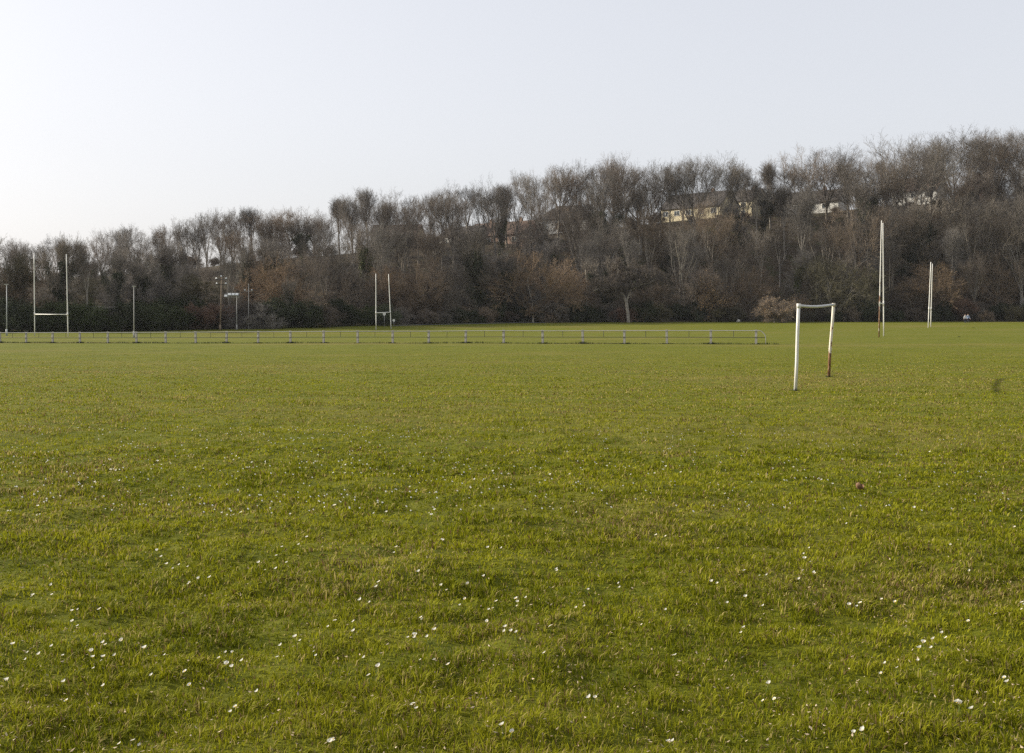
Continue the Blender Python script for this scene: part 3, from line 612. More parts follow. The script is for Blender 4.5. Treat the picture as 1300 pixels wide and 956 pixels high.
# ------------------------------------------------------------------ people
def person(px, py, Y, hgt, top, legs, face, stride, label, arm=0.3):
    b = base_pt(px, py, Y)
    me = bpy.data.meshes.new('person'); bm = bmesh.new(); skin = {}
    H = hgt
    def vv(x, y, z, r): v = bm.verts.new((x * H, y * H, z * H)); skin[v] = r * H; return v
    pel = vv(0, 0, .52, .075); wst = vv(0, 0, .62, .068); chs = vv(0, .0, .74, .085); shl = vv(0, 0, .80, .06); nek = vv(0, 0, .845, .032)
    jaw = vv(0, -.008, .88, .045); hd = vv(0, -.004, .93, .058); crn = vv(0, 0, .965, .045)
    ch = [pel, wst, chs, shl, nek, jaw, hd, crn]
    for a, c in zip(ch, ch[1:]): bm.edges.new((a, c))
    for s in (-1, 1):
        hp = vv(s * .055, 0, .49, .058); kn = vv(s * .055, s * stride * .5 - .01, .27, .038); an = vv(s * .055, s * stride, .045, .024); to = vv(s * .06, s * stride - .075, .018, .022)
        for a, c in ((pel, hp), (hp, kn), (kn, an), (an, to)): bm.edges.new((a, c))
        sh = vv(s * .105, 0, .805, .038); el = vv(s * .135, -s * arm * .1 + .01, .63, .028); wr = vv(s * .14, -s * arm * .3 - .03, .50, .019); hn = vv(s * .14, -s * arm * .34 - .035, .455, .02)
        for a, c in ((shl, sh), (sh, el), (el, wr), (wr, hn)): bm.edges.new((a, c))
    bm.to_mesh(me)
    me2 = me; o = bpy.data.objects.new('person', me2); COL.objects.link(o)
    md = o.modifiers.new('skin', 'SKIN'); md.use_smooth_shade = True
    if not me2.skin_vertices: me2.skin_vertices.new()
    for i, v in enumerate(bm.verts):
        me2.skin_vertices[0].data[i].radius = (skin[v], skin[v] * (.72 if i in (0, 1, 2, 3) else 1)); me2.skin_vertices[0].data[i].use_root = (i == 0)
    bm.free()
    sb = o.modifiers.new('sub', 'SUBSURF'); sb.levels = 1; sb.render_levels = 1
    dg = bpy.context.evaluated_depsgraph_get(); dg.update()
    nm = bpy.data.meshes.new_from_object(o.evaluated_get(dg)); o.modifiers.clear(); o.data = nm; nm.name = 'person'
    nm.materials.clear()
    for k in ('skin', top, legs, 'dark'): nm.materials.append(MAT[k])
    # fingers, nose and ears
    bm = bmesh.new(); bm.from_mesh(nm)
    def rod(p0, p1, r):
        d = Vector(p1) - Vector(p0); mt = Matrix.Translation((Vector(p0) + Vector(p1)) / 2) @ d.to_track_quat('Z', 'Y').to_matrix().to_4x4()
        bmesh.ops.create_cone(bm, cap_ends=True, segments=6, radius1=r, radius2=r * .7, depth=d.length, matrix=mt)
    for s in (-1, 1):
        c = Vector((s * .14, -s * arm * .34 - .035, .445)) * H
        for k, L in enumerate((.036, .042, .04, .032)):
            rod(c + Vector((0, (k - 1.5) * .011 * H, 0)), c + Vector((-s * .008 * H, (k - 1.5) * .012 * H - .004, -L * H)), .0052 * H)
        rod(c + Vector((0, -.018 * H, .012 * H)), c + Vector((-s * .004 * H, -.034 * H, -.014 * H)), .0058 * H)
        rod(Vector((s * .042, 0, .925)) * H, Vector((s * .054, .004, .93)) * H, .012 * H)
    rod(Vector((0, -.045, .925)) * H, Vector((0, -.066, .918)) * H, .008 * H)
    bm.to_mesh(nm); bm.free()
    for f in nm.polygons:
        z = f.center.z / H; ax = abs(f.center.x) / H
        if z > .835: k = 0
        elif ax > .115 and z < .50: k = 0
        elif z > .53 or ax > .11: k = 1
        elif z > .035: k = 2
        else: k = 3
        f.material_index = k
    o.location = b; o.rotation_euler = (0, 0, face)
    # hair
    m = MB(); rings = []
    for i in range(6):
        th = i / 5 * 1.45
        for j in range(12):
            a = j / 12 * 2 * math.pi; r_ = .066 * math.sin(th) + .001
            m.v.append((r_ * math.cos(a) * H, (r_ * math.sin(a) * 1.08 + .006) * H, (.935 + .073 * math.cos(th) - (.03 if math.sin(a) > .2 and i == 5 else 0)) * H))
    for i in range(5):
        for j in range(12): m.f.append((i * 12 + j, (i + 1) * 12 + j, (i + 1) * 12 + (j + 1) % 12, i * 12 + (j + 1) % 12)); m.m.append(0)
    m.obj('hair', 'hair', o, True)
    for s in (-1, 1):
        m = MB(); c = Vector((s * .019, -.058, .935)) * H; m.tube([c, c - Vector((0, .006 * H, 0))], .006 * H, 6); m.obj('eye', 'dark', o)
    tag(o, label, 'person')
person(1225.2, 410.2, 214, 1.72, 'cloth_white', 'cloth_navy', .4, .11, 'person in white top and dark trousers walking, left of the pair', .35)
person(1228.9, 410.2, 214.5, 1.78, 'cloth_blue', 'cloth_navy', .2, -.10, 'person in pale blue top and dark trousers walking, right of the pair', .5)

# ------------------------------------------------------------------ small things at the foot of the wood
def lump(name, px, py, Y, s, mat, label, cat, seed=0):
    b = base_pt(px, py, Y); bm = bmesh.new(); bmesh.ops.create_icosphere(bm, subdivisions=3, radius=1)
    r = random.Random(seed); o3 = Vector((r.random() * 9, r.random() * 9, r.random() * 9))
    from mathutils import noise as mn
    for v in bm.verts:
        k = 1 + .5 * mn.noise(v.co * 1.3 + o3) + .15 * mn.noise(v.co * 4 + o3); v.co = Vector((v.co.x * s[0], v.co.y * s[1], max(v.co.z, -.5) * s[2])) * k
    me = bpy.data.meshes.new(name); bm.to_mesh(me); bm.free(); me.materials.append(MAT[mat])
    me.polygons.foreach_set('use_smooth', [True] * len(me.polygons))
    o = bpy.data.objects.new(name, me); COL.objects.link(o); o.location = b + Vector((0, 0, s[2] * .4)); tag(o, label, cat); return o
lump('boulder', 937.5, 408.4, 231, (.38, .35, .42), 'stone', 'pale grey stone at the foot of the woods below the cream house', 'stone', 2)
b = base_pt(1249.5, 409, 231); g = empty('litter_bin', b, label='small blue litter bin at the dark foot of the woods right of the walkers', cat='bin')
m = MB(); m.tube([(0, 0, -.02), (0, 0, .85)], [.26, .31], 14); m.obj('bin_body', 'bin_blue', g, True)
m = MB(); m.tube([(0, 0, .85), (0, 0, .93), (0, 0, 1.0)], [.33, .33, .15], 14); m.obj('lid', 'bin_blue', g, True)
b = base_pt(813, 408.8, 229); g = empty('bench', b, label='small weathered wooden bench at the foot of the woods beside the crooked oak', cat='bench')
m = MB(); [m.box((0, -.15 + k * .14, .45), (1.5, .11, .045)) for k in range(3)]; m.obj('seat', 'wood_pole', g)
m = MB(); [m.box((0, .2, .66 + k * .15), (1.5, .04, .11)) for k in range(2)]; m.obj('backrest', 'wood_pole', g)
for dx in (-.62, .62):
    for dy, h in ((-.15, .43), (.2, .88)):
        m = MB(); m.box((dx, dy, h / 2 - .03), (.08, .07, h + .06) if dy < 0 else (.08, .038, h + .06)); m.obj('leg', 'wood_pole', g)

# ------------------------------------------------------------------ path along the wood's edge
m = MB(); prev = None
for px in range(500, 700, 8):
    Y = float(Ze(px)) - 3.5; x = (px - PX0) / F * Y; z = gz1(x, Y) + .05; x2 = (px - PX0) / F * (Y + 1.8); z2 = gz1(x2, Y + 1.8) + .05
    cur = [(x, Y, z), (x2, Y + 1.8, z2)]
    if prev: m.add([prev[0], cur[0], cur[1], prev[1]], [(0, 1, 2, 3)])
    prev = cur
tag(m.obj('path', 'tarmac'), kind='structure')

# ------------------------------------------------------------------ houses on the hill
def house(px, eave_py, Y, W, D, wall_h, roof_h, yaw, wallm, roofm, wins, label, chim=1, hip=False, base_drop=2.0):
    p = at(px, eave_py, Y); z0 = -wall_h
    g = empty('house', (p.x, p.y, p.z - wall_h), yaw, label=label, cat='house')
    m = MB(); zb = -base_drop
    # walls with gable tips
    x, y, h = W / 2, D / 2, wall_h
    m.add([(-x, -y, zb), (x, -y, zb), (x, y, zb), (-x, y, zb), (-x, -y, h), (x, -y, h), (x, y, h), (-x, y, h)],
          [(0, 1, 5, 4), (1, 2, 6, 5), (2, 3, 7, 6), (3, 0, 4, 7)])
    if not hip: m.add([(-x, -y, h), (-x, y, h), (-x, 0, h + roof_h)], [(0, 2, 1)]); m.add([(x, -y, h), (x, y, h), (x, 0, h + roof_h)], [(0, 1, 2)])
    m.obj('wall', wallm, g)
    ov, th = .45, .16; m = MB(); rx = x + ov; sl = roof_h / y; ye = y + ov; ze = h - ov * sl + .06; zr_ = h + roof_h + .06
    hx = rx - (min(y, x * .7) if hip else 0)
    v = [(-rx, -ye, ze), (rx, -ye, ze), (rx, ye, ze), (-rx, ye, ze), (-hx, 0, zr_), (hx, 0, zr_)]
    vt = v + [(a, b_, c + th) for a, b_, c in v]
    top_f = [(0, 1, 5, 4), (2, 3, 4, 5)] + ([(1, 2, 5), (3, 0, 4)] if hip else [])
    m.add(vt, [tuple(i + 6 for i in f) for f in top_f] + [tuple(reversed(f)) for f in top_f] + [(0, 6, 7, 1)[::-1], (2, 8, 9, 3)[::-1]] +
          ([(1, 7, 8, 2)[::-1], (3, 9, 6, 0)[::-1]] if hip else [(1, 7, 11, 5), (2, 5, 11, 8), (3, 9, 10, 4), (0, 4, 10, 6)]))
    rf_ = m.obj('roof', roofm, g)
    for k in range(chim):
        m = MB(); cx = (-.25 + .5 * k) * W if chim > 1 else .22 * W
        m.box((cx, .2, h + roof_h + .15), (.9, .6, 1.5)); m.tube([(cx - .2, .2, h + roof_h + .9), (cx - .2, .2, h + roof_h + 1.25)], .12, 8); m.tube([(cx + .2, .2, h + roof_h + .9), (cx + .2, .2, h + roof_h + 1.25)], .12, 8)
        m.obj('chimney', 'pink_wall', rf_)
    for (wx, wz, ww, wh, side) in wins:
        m = MB(); c = Vector((wx, -y - .03, wz)); t = .09
        def tr(cc, dd):
            if side == 'f': return cc, dd
            s = -1 if side == 'l' else 1
            return Vector((s * (x + .03), cc.x, cc.z)), (dd[1], dd[0], dd[2])
        for cc, dd in ((c + Vector((0, 0, wh / 2)), (ww + t, .1, t)), (c - Vector((0, 0, wh / 2)), (ww + .25, .16, t)), (c + Vector((ww / 2, 0, 0)), (t, .096, wh - t - .004)),
                       (c - Vector((ww / 2, 0, 0)), (t, .096, wh - t - .004)), (c, (t * .8, .09, wh - t - .004))):
            m.box(*tr(cc, dd))
        fr = m.obj('window', 'white_paint', g)
        m = MB(); m.box(*tr(c + Vector((0, .022, 0)), (ww - .05, .03, wh - .05))); m.obj('pane', 'glass', fr)
    return g
W2 = lambda xs, z, w, h, s='f': [(x, z, w, h, s) for x in xs]
house(888, 264, 300, 19, 9, 3.4, 3.9, R(-44), 'cream', 'roof_dark', W2((-8, -4.2, -.5, 3.5, 7.5), 1.9, 1.7, 1.3) + W2((-1.5, 1.5), 1.9, 1.2, 1.3, 'r'), 'long cream bungalow with dark roof seen through the skyline trees', 1)
house(950, 256, 303, 9, 8, 4.6, 3.0, R(-52), 'cream', 'roof_dark', W2((-2.4, 1.6), 3.4, 1.5, 1.2) + W2((-2.4, 1.6), 1.2, 1.5, 1.2), 'small cream gabled house just right of the long cream bungalow', 1)
house(1028, 258, 297, 19, 8, 3.2, 3.0, R(-38), 'white_wall', 'roof_dark', W2((-6, -2, 2.2, 6), 1.8, 1.8, 1.2), 'white bungalow half hidden by trees above the football goal', 1)
house(1167, 243, 300, 12, 8, 3.4, 3.6, R(-40), 'white_wall', 'roof_brown', W2((-4, 0, 4), 1.9, 1.6, 1.3), 'white house behind trees above the farthest rugby posts', 1)
house(1238, 243, 306, 11, 9, 4.2, 4.6, R(75), 'pink_wall', 'roof_dark', W2((-3, 3), 2.2, 1.4, 1.3), 'dark gabled house on the hill at the right end', 1)
house(642, 299, 279, 19, 8, 3.0, 3.2, R(-38), 'pink_wall', 'roof_brown', W2((-6.5, -2.5, 1.8, 6), 1.6, 1.8, 1.2), 'pink walled bungalow low among the trees right of centre posts', 2)
house(592, 300, 284, 12, 8, 2.8, 2.4, R(-45), 'white_wall', 'roof_dark', W2((-3.5, 0, 3.5), 1.5, 1.5, 1.1), 'low white house behind trunks left of the pink walled bungalow', 0)
house(722, 279, 296, 15, 9, 3.0, 3.6, R(-30), 'white_wall', 'roof_dark', W2((-5, -1, 4), 1.7, 1.6, 1.2), 'dark hip roofed house under the first tall skyline trees', 1, True)
house(505, 300, 305, 13, 8, 3.2, 3.0, R(-12), 'cream', 'roof_brown', W2((-4, 0, 4), 1.7, 1.6, 1.2), 'brown roofed house hidden in twigs above the middle rugby posts', 1)
# dark shed left
b = base_pt(113, 420, 183); g = empty('shed', b, R(-14), label='low dark timber shed with a broken row of pale windows behind the left posts', cat='shed')
m = MB(); m.box((0, 2, 1.6), (9, 4, 3.4)); m.obj('wall', 'timber', g)
m = MB(); m.add([(-4.8, -.4, 3.32), (4.8, -.4, 3.32), (4.8, 4.4, 3.9), (-4.8, 4.4, 3.9), (-4.8, -.4, 3.5), (4.8, -.4, 3.5), (4.8, 4.4, 4.08), (-4.8, 4.4, 4.08)],
      [(3, 2, 1, 0), (4, 5, 6, 7), (0, 1, 5, 4), (1, 2, 6, 5), (2, 3, 7, 6), (3, 0, 4, 7)]); m.obj('roof', 'roof_dark', g)
for k, wx in enumerate((-2.6, -1.4, .3, 2.3)):
    m = MB(); m.box((wx, -.02, 2.75), ((.9, .5, .8, 1.0)[k], .06, .3)); m.obj('window', 'lamp_glass', g)

# ------------------------------------------------------------------ trees
def segs_to_mesh(segs, name, mats, nside=4):
    """segs: (p0,p1,r0,r1,kind) kind 0 prism of nside, 1 three sided, 2 flat tapered twig"""
    V = []; L = []; S = []; off = 0; lo = 0
    for n_s in (6, 3):
        ss = [s for s in segs if s[4] == n_s]
        if not ss: continue
        p0 = np.array([s[0] for s in ss]); p1 = np.array([s[1] for s in ss]); r0 = np.array([s[2] for s in ss]); r1 = np.array([s[3] for s in ss])
        d = p1 - p0; d /= np.linalg.norm(d, axis=1, keepdims=True) + 1e-9
        ref = np.where(np.abs(d[:, 2:3]) < .9, np.array([[0, 0, 1.]]), np.array([[1., 0, 0]]))
        u = np.cross(d, ref); u /= np.linalg.norm(u, axis=1, keepdims=True); w = np.cross(d, u)
        ring0 = [p0 + (u * math.cos(a) + w * math.sin(a)) * r0[:, None] for a in [2 * math.pi * k / n_s for k in range(n_s)]]
        ring1 = [p1 + (u * math.cos(a) + w * math.sin(a)) * r1[:, None] for a in [2 * math.pi * k / n_s for k in range(n_s)]]
        v = np.stack(ring0 + ring1, 1).reshape(-1, 3); k = len(ss); o = off + np.arange(k) * 2 * n_s
        ls = np.stack([np.stack([o + a, o + (a + 1) % n_s, o + n_s + (a + 1) % n_s, o + n_s + a], 1) for a in range(n_s)], 1).reshape(-1)
        V.append(v); L.append(ls); S.append(lo + np.arange(k * n_s) * 4); off += len(v); lo += len(ls)
    ss = [s for s in segs if s[4] == 1]
    if ss:
        p0 = np.array([s[0] for s in ss]); p1 = np.array([s[1] for s in ss]); r0 = np.array([s[2] for s in ss]); r1 = np.array([s[3] for s in ss])
        d = p1 - p0; rn = NR.normal(size=d.shape); u = np.cross(d, rn); u /= np.linalg.norm(u, axis=1, keepdims=True) + 1e-9
        v = np.stack([p0 - u * r0[:, None], p0 + u * r0[:, None], p1 + u * r1[:, None], p1 - u * r1[:, None]], 1).reshape(-1, 3)
        k = len(ss); o = off + np.arange(k) * 4
        V.append(v); L.append((o[:, None] + np.arange(4)).ravel()); S.append(lo + np.arange(k) * 4)
    return np_mesh(name, np.concatenate(V), np.concatenate(L), np.concatenate(S), mats, False)

def rvec(r): return Vector((r.gauss(0, 1), r.gauss(0, 1), r.gauss(0, 1)))
def grow(seed, H, trunk_r, clear, spread, up, limbs, dens=1.0, forks=1, droop=0.0, crook=0.06, limb_len=.42, twig_r=.016, subs=(6, 5, 4)):
    """returns trunk segs (main wood) and crown segs (twigs) of one leafless tree, base at the origin"""
    r = random.Random(seed); T = []; C = []
    tips = []
    def branch(p, d, L, rad, lvl, nseg):
        pts = [p]; q = p.copy(); dd = d.normalized()
        for k in range(nseg):
            dd = (dd + rvec(r) * crook * (1 + lvl * .5) + Vector((0, 0, up * (.11 if lvl else 0) - droop * lvl * .05))).normalized()
            q = q + dd * (L / nseg); pts.append(q)
        rr = [rad * (1 - .78 * (k / nseg)) for k in range(nseg + 1)]
        return pts, rr, dd
    def emit(pts, rr, lst, kind):
        for a in range(len(pts) - 1): lst.append((tuple(pts[a]), tuple(pts[a + 1]), rr[a], rr[a + 1], kind))
    def along(pts, t):
        x = t * (len(pts) - 1); k = min(int(x), len(pts) - 2); return pts[k].lerp(pts[k + 1], x - k), (pts[k + 1] - pts[k]).normalized()
    def side(d, ang):
        a = d.orthogonal().normalized(); a = Matrix.Rotation(r.uniform(0, 6.283), 3, d) @ a
        return (d * math.cos(ang) + a * math.sin(ang)).normalized()
    def sub(pts, rr, lvl, L):
        # spawn children from this branch
        nsub = [0, subs[0], subs[1], subs[2]][lvl]
        n = max(2, int(nsub * dens * r.uniform(.75, 1.25)))
        for k in range(n):
            t = .22 + .78 * (k + r.random()) / n
            p, d = along(pts, min(t, .99)); d2 = side(d, R(r.uniform(22, 58)))
            l2 = L * r.uniform(.38, .62) * (1.12 - .5 * t)
            rad = max(rr[0] * .5 * (1 - .6 * t), twig_r * (1.3 if lvl == 1 else 1))
            if lvl == 1:
                q, r2, _ = branch(p, d2, l2, rad, 2, 3); emit(q, [max(x, twig_r * 1.1) for x in r2], C, 3); sub(q, r2, 2, l2)
            elif lvl == 2:
                q, r2, _ = branch(p, d2, l2, twig_r * 1.1, 3, 2); emit(q, [twig_r * 1.05, twig_r * .85, twig_r * .6], C, 1); sub(q, r2, 3, max(l2, .7))
            else:
                q, r2, _ = branch(p, d2, max(l2, .35), twig_r, 4, 1); emit(q, [twig_r * .8, twig_r * .4], C, 1)
    stems = []
    for f in range(forks):
        d0 = Vector((r.gauss(0, .04), r.gauss(0, .04), 1))
        if forks > 1: a = 6.283 * f / forks + r.random(); d0 = Vector((math.cos(a) * spread * .45, math.sin(a) * spread * .45, 1))
        off = Vector((math.cos(f * 2.4), math.sin(f * 2.4), 0)) * (.12 * (forks > 1))
        hh = H * r.uniform(.8, .97) * (1 if f == 0 else r.uniform(.75, 1))
        pts, rr, _ = branch(off + Vector((0, 0, -.4)), d0, hh, trunk_r / math.sqrt(forks), 0, 9)
        rr[0] *= 1.25
        emit(pts, rr, T, 6); stems.append((pts, rr, hh))
    for pts, rr, hh in stems:
        nl = max(3, int(limbs / forks))
        for k in range(nl):
            t = clear + (1 - clear) * ((k + r.random() * .8) / nl)
            p, d = along(pts, min(t, .985))
            ang = R(r.uniform(28, 52) * (spread * 1.25) * (1.15 - .55 * (t - clear) / (1 - clear)))
            d2 = side(d, ang); L = hh * limb_len * r.uniform(.75, 1.1) * (1.1 - .62 * (t - clear) / (1 - clear))
            rad = rr[min(int(t * 9), 9)] * .52
            q, r2, _ = branch(p, d2, L, rad, 1, 5); emit(q, r2, T, 3); sub(q, r2, 1, L)
        sub(pts[-4:], rr[-4:], 1, hh * limb_len * .5)
    return T, C

def grow2(seed, H, trunk_r, clear, leaders, spread, up=.5, depth=4, shoots=2, crook=.06, twig_r=.015, spray_l=1.3, decay=.77, low=0, lat=2):
    """a leafless tree whose trunk breaks into leaders that fork and fork again into a fan of fine twigs"""
    r = random.Random(seed); T = []; C = []
    def side(d, ang):
        a = d.orthogonal().normalized(); a = Matrix.Rotation(r.uniform(0, 6.283), 3, d) @ a
        return (d * math.cos(ang) + a * math.sin(ang)).normalized()
    def spray(p, d, l):
        d = (d + Vector((0, 0, up * .35))).normalized(); m1 = p + d * l * .5; d1 = (d + rvec(r) * .1).normalized(); e = m1 + d1 * l * .5
        C.append((tuple(p), tuple(m1), twig_r * 1.15, twig_r * .9, 1)); C.append((tuple(m1), tuple(e), twig_r * .9, twig_r * .4, 1))
        for k in range(6):
            t = .12 + .84 * (k + r.random()) / 6; q = p.lerp(m1, t * 2) if t < .5 else m1.lerp(e, t * 2 - 1)
            d2 = side(d, R(r.uniform(14, 38))); l2 = l * r.uniform(.4, .68) * (1.15 - .5 * t); d2 = (d2 + Vector((0, 0, up * .2))).normalized()
            f = q + d2 * l2; C.append((tuple(q), tuple(f), twig_r * .85, twig_r * .35, 1))
            for j in range(2):
                u = r.uniform(.25, .8); g_ = q.lerp(f, u); d3 = side(d2, R(r.uniform(20, 45))); C.append((tuple(g_), tuple(g_ + d3 * l2 * r.uniform(.4, .65)), twig_r * .7, twig_r * .3, 1))
    def fork(p, d, L, rad, dp):
        pts = [p]; dd = d
        for k in range(3):
            dd = (dd + rvec(r) * crook + Vector((0, 0, up * .12))).normalized(); pts.append(pts[-1] + dd * L / 3)
        r1 = rad * .72
        for k in range(3):
            ra = max(rad + (r1 - rad) * k / 3, twig_r); rb = max(rad + (r1 - rad) * (k + 1) / 3, twig_r)
            (T if dp < 3 else C).append((tuple(pts[k]), tuple(pts[k + 1]), ra, rb, 6 if dp < 2 else 3))
        for k in range(shoots + (dp > 0) + (dp > 2)):
            t = r.uniform(.15, .95) * 3; a = min(int(t), 2); q = pts[a].lerp(pts[a + 1], t - a)
            spray(q, side(dd, R(r.uniform(25, 60))), spray_l * r.uniform(.6, 1.15) * (1 if dp else .8))
        if dp < 3 and lat:
            for k in range(lat if dp else lat + 1):
                t = r.uniform(.2, .95) * 3; a = min(int(t), 2); q = pts[a].lerp(pts[a + 1], t - a)
                fork(q, side(dd, R(r.uniform(30, 55))), L * r.uniform(.45, .7), max(r1 * .35, twig_r * 1.3), max(depth - 1, dp + 2))
        if dp >= depth:
            spray(pts[-1], dd, spray_l * r.uniform(.8, 1.35)); return
        n = 2 if r.random() < .75 else 3
        for k in range(n):
            f = .55 if k == 0 else 1
            fork(pts[-1], side(dd, R(r.uniform(12, 34)) * spread * f), L * decay * r.uniform(.8, 1.12), r1 * (.88 if k == 0 else .68), dp + 1)
    hc = H * clear; pts = [Vector((0, 0, -.5))]; dd = Vector((r.gauss(0, .03), r.gauss(0, .03), 1)).normalized()
    for k in range(5):
        dd = (dd + rvec(r) * crook * .5 + Vector((0, 0, .1))).normalized(); pts.append(pts[-1] + dd * (hc + .5) / 5)
    rr = [trunk_r * (1.3 if k == 0 else 1 - .05 * k) for k in range(6)]
    for k in range(5): T.append((tuple(pts[k]), tuple(pts[k + 1]), rr[k], rr[k + 1], 6))
    L0 = .36 * (1 - clear) * H
    for k in range(leaders):
        a = 6.283 * k / leaders + r.uniform(-.4, .4); an = R(r.uniform(14, 34)) * spread * (.35 if k == 0 and leaders > 2 else 1)
        q = pts[-1] if k < 2 else pts[-2].lerp(pts[-1], r.uniform(.2, 1))
        fork(q, Vector((math.cos(a) * math.sin(an), math.sin(a) * math.sin(an), math.cos(an))), L0 * r.uniform(.85, 1.12), trunk_r * .62 * (1.15 if k == 0 else .8), 0)
    for k in range(low):
        t = r.uniform(.25, .95) * 5; a = min(int(t), 4); q = pts[a].lerp(pts[a + 1], t - a)
        if r.random() < .5: spray(q, side(dd, R(r.uniform(50, 85))), spray_l * r.uniform(.8, 1.5))
        else: fork(q, side(dd, R(r.uniform(40, 75))), L0 * .6, trunk_r * .25, max(depth - 2, 1))
    return T, C

def leaf_cloud(pts, size, mat, name, r, spread):
    n = len(pts); P0 = np.array(pts) + NR.normal(size=(n, 3)) * spread
    a = NR.normal(size=(n, 3)); a /= np.linalg.norm(a, axis=1, keepdims=True); b = np.cross(a, NR.normal(size=(n, 3))); b /= np.linalg.norm(b, axis=1, keepdims=True)
    s = (size * (0.6 + .8 * NR.random(n)))[:, None]
    v = np.stack([P0 - a * s, P0 + b * s * .6, P0 + a * s, P0 - b * s * .6], 1).reshape(-1, 3)
    return np_mesh(name, v, np.arange(n * 4), np.arange(n) * 4, [mat])

def sample(segs, n, r, wlen=True, zmax=None, zmin=None, rmin=0):
    ss = [s for s in segs if s[2] >= rmin and (zmax is None or s[0][2] < zmax) and (zmin is None or s[0][2] > zmin)]
    out = []
    for k in range(n):
        s = ss[r.randrange(len(ss))]; t = r.random(); out.append([s[0][i] * (1 - t) + s[1][i] * t for i in range(3)])
    return out

PROTO = {}
def proto(kind, T, C, barkm, twigm, extra=None, H=15.0):
    tm = segs_to_mesh(T, 'trunk', [barkm]); cm = segs_to_mesh(C, 'crown', [twigm]); PROTO.setdefault(kind, []).append((tm, cm, extra, H))
def top_of(segs): return max(s[1][2] for s in segs)
for k in range(9):      # tall woodland trees: long clean trunk, ascending limbs, fine fan of twigs
    T, C = grow2(100 + k, 22, .29 + .05 * (k % 3), (.36, .44, .3, .5)[k % 4], 3 + k % 3, .72 + .15 * (k % 3), .7, 4, 1, .035, .0115, 1.9, .80, 3, (1, 2)[k % 2])
    proto('slender', T, C, 'bark' if k % 3 else 'bark_pale', ('twig_grey', 'twig_grey', 'twig_brown')[k % 3], None, top_of(C))
for k in range(6):      # broad domed trees
    T, C = grow2(200 + k, 20, .38, (.2, .28, .24)[k % 3], 6 + k % 2, 1.22, .45, 4, 1, .05, .0115, 1.9, .81, 8, 2)
    proto('domed', T, C, 'bark', ('twig_grey', 'twig_brown', 'twig_grey')[k % 3], None, top_of(C))
for k in range(6):      # spreading oaks, twiggy to the ground
    T, C = grow2(300 + k, 12, .30, .13, 8, 1.7, .16, 4, 2, .12, .0135, 1.15, .78, 14, 2)
    proto('spreading', T, C, 'bark', ('twig_tan', 'twig_grey', 'twig_olive', 'twig_tan', 'twig_brown', 'twig_grey')[k], None, top_of(C))
for k in range(5):      # bushes
    T, C = grow2(400 + k, 5, .08, .06, 9, 1.9, .3, 3, 3, .14, .014, .8, .78, 4)
    proto('bush', T, C, 'bark', ('twig_brown', 'twig_olive', 'twig_red', 'twig_grey', 'twig_brown')[k], None, top_of(C))
rl = random.Random(77)
for k in range(4):      # ivy covered trees
    T, C = grow2(500 + k, 14, .26, .3, 3, .8, .6, 3, 2, .07, .017, 1.3, .8, 6)
    pts = sample(T, 7000, rl, zmax=10.5, rmin=.04)
    ivy = leaf_cloud(pts, .13, 'ivy' if k != 1 else 'ivy_bright', 'ivy', rl, .34 if k != 1 else .22)
    proto('ivy', T, C, 'bark', 'twig_grey', ivy, top_of(C))
for k in range(4):      # dark evergreen shrubs
    T, C = grow2(600 + k, 5, .08, .06, 9, 1.9, .3, 3, 2, .14, .014, .8, .78, 4)
    lv = leaf_cloud(sample(T + C, 15000, rl), .105, 'ivy', 'foliage', rl, .2)
    tm = segs_to_mesh(T, 'trunk', ['bark']); PROTO.setdefault('evergreen', []).append((tm, lv, None, top_of(C)))
T, C = grow2(700, 6, .12, .07, 9, 1.7, .25, 3, 3, .12, .014, .9, .78, 4)
gl = leaf_cloud(sample(C, 9000, rl), .075, 'gold_leaf', 'leaves', rl, .12)
PROTO['gold'] = [(segs_to_mesh(T, 'trunk', ['bark']), gl, segs_to_mesh(C, 'twigs', ['twig_brown']), top_of(C))]

ZONES = [(-999, 35, 'at the left end of the wood'), (35, 92, 'behind the left rugby posts'), (92, 150, 'above the dark timber shed'), (150, 215, 'behind the lone lamp pole'),
         (215, 262, 'left of the cluster floodlight pole'), (262, 325, 'behind the three floodlight poles'), (325, 385, 'just right of the floodlight poles'), (385, 445, 'left of the middle rugby posts'), (445, 515, 'behind the middle rugby posts'),
         (515, 575, 'just right of the middle rugby posts'), (575, 620, 'by the low white house'), (620, 670, 'by the pink walled bungalow'), (670, 715, 'right of the pink walled bungalow'), (715, 770, 'by the hip roofed house'), (770, 830, 'between hip roofed house and cream bungalow'),
         (830, 900, 'by the long cream bungalow'), (900, 960, 'by the small cream gabled house'), (960, 1008, 'left of the football goal'), (1008, 1062, 'behind the football goal'), (1062, 1100, 'left of the rusty rugby posts'),
         (1100, 1140, 'behind the rusty rugby posts'), (1140, 1200, 'behind the farthest rugby posts'), (1200, 1255, 'behind the two walkers'), (1255, 9999, 'at the right end of the wood')]
ROW = {'sky': 'on the skyline', 'mid': 'halfway up slope', 'foot': 'at wood foot'}
NAMES = {'slender': ('bare_tree', 'slender bare tree', 'tree'), 'domed': ('bare_tree', 'broad domed bare tree', 'tree'), 'spreading': ('spreading_tree', 'spreading twiggy brown tree', 'tree'),
         'bush': ('bush', 'low bare twiggy bush', 'bush'), 'ivy': ('ivy_tree', 'dark ivy clad tree', 'tree'), 'evergreen': ('evergreen_shrub', 'dark evergreen shrub', 'shrub'), 'gold': ('bush', 'golden bush', 'bush')}
GRP = {'sky': 'bare trees along the skyline', 'mid': 'trees on the wooded slope', 'foot': 'trees and bushes at the foot of the wood'}
rt = random.Random(42); COUNT = {}
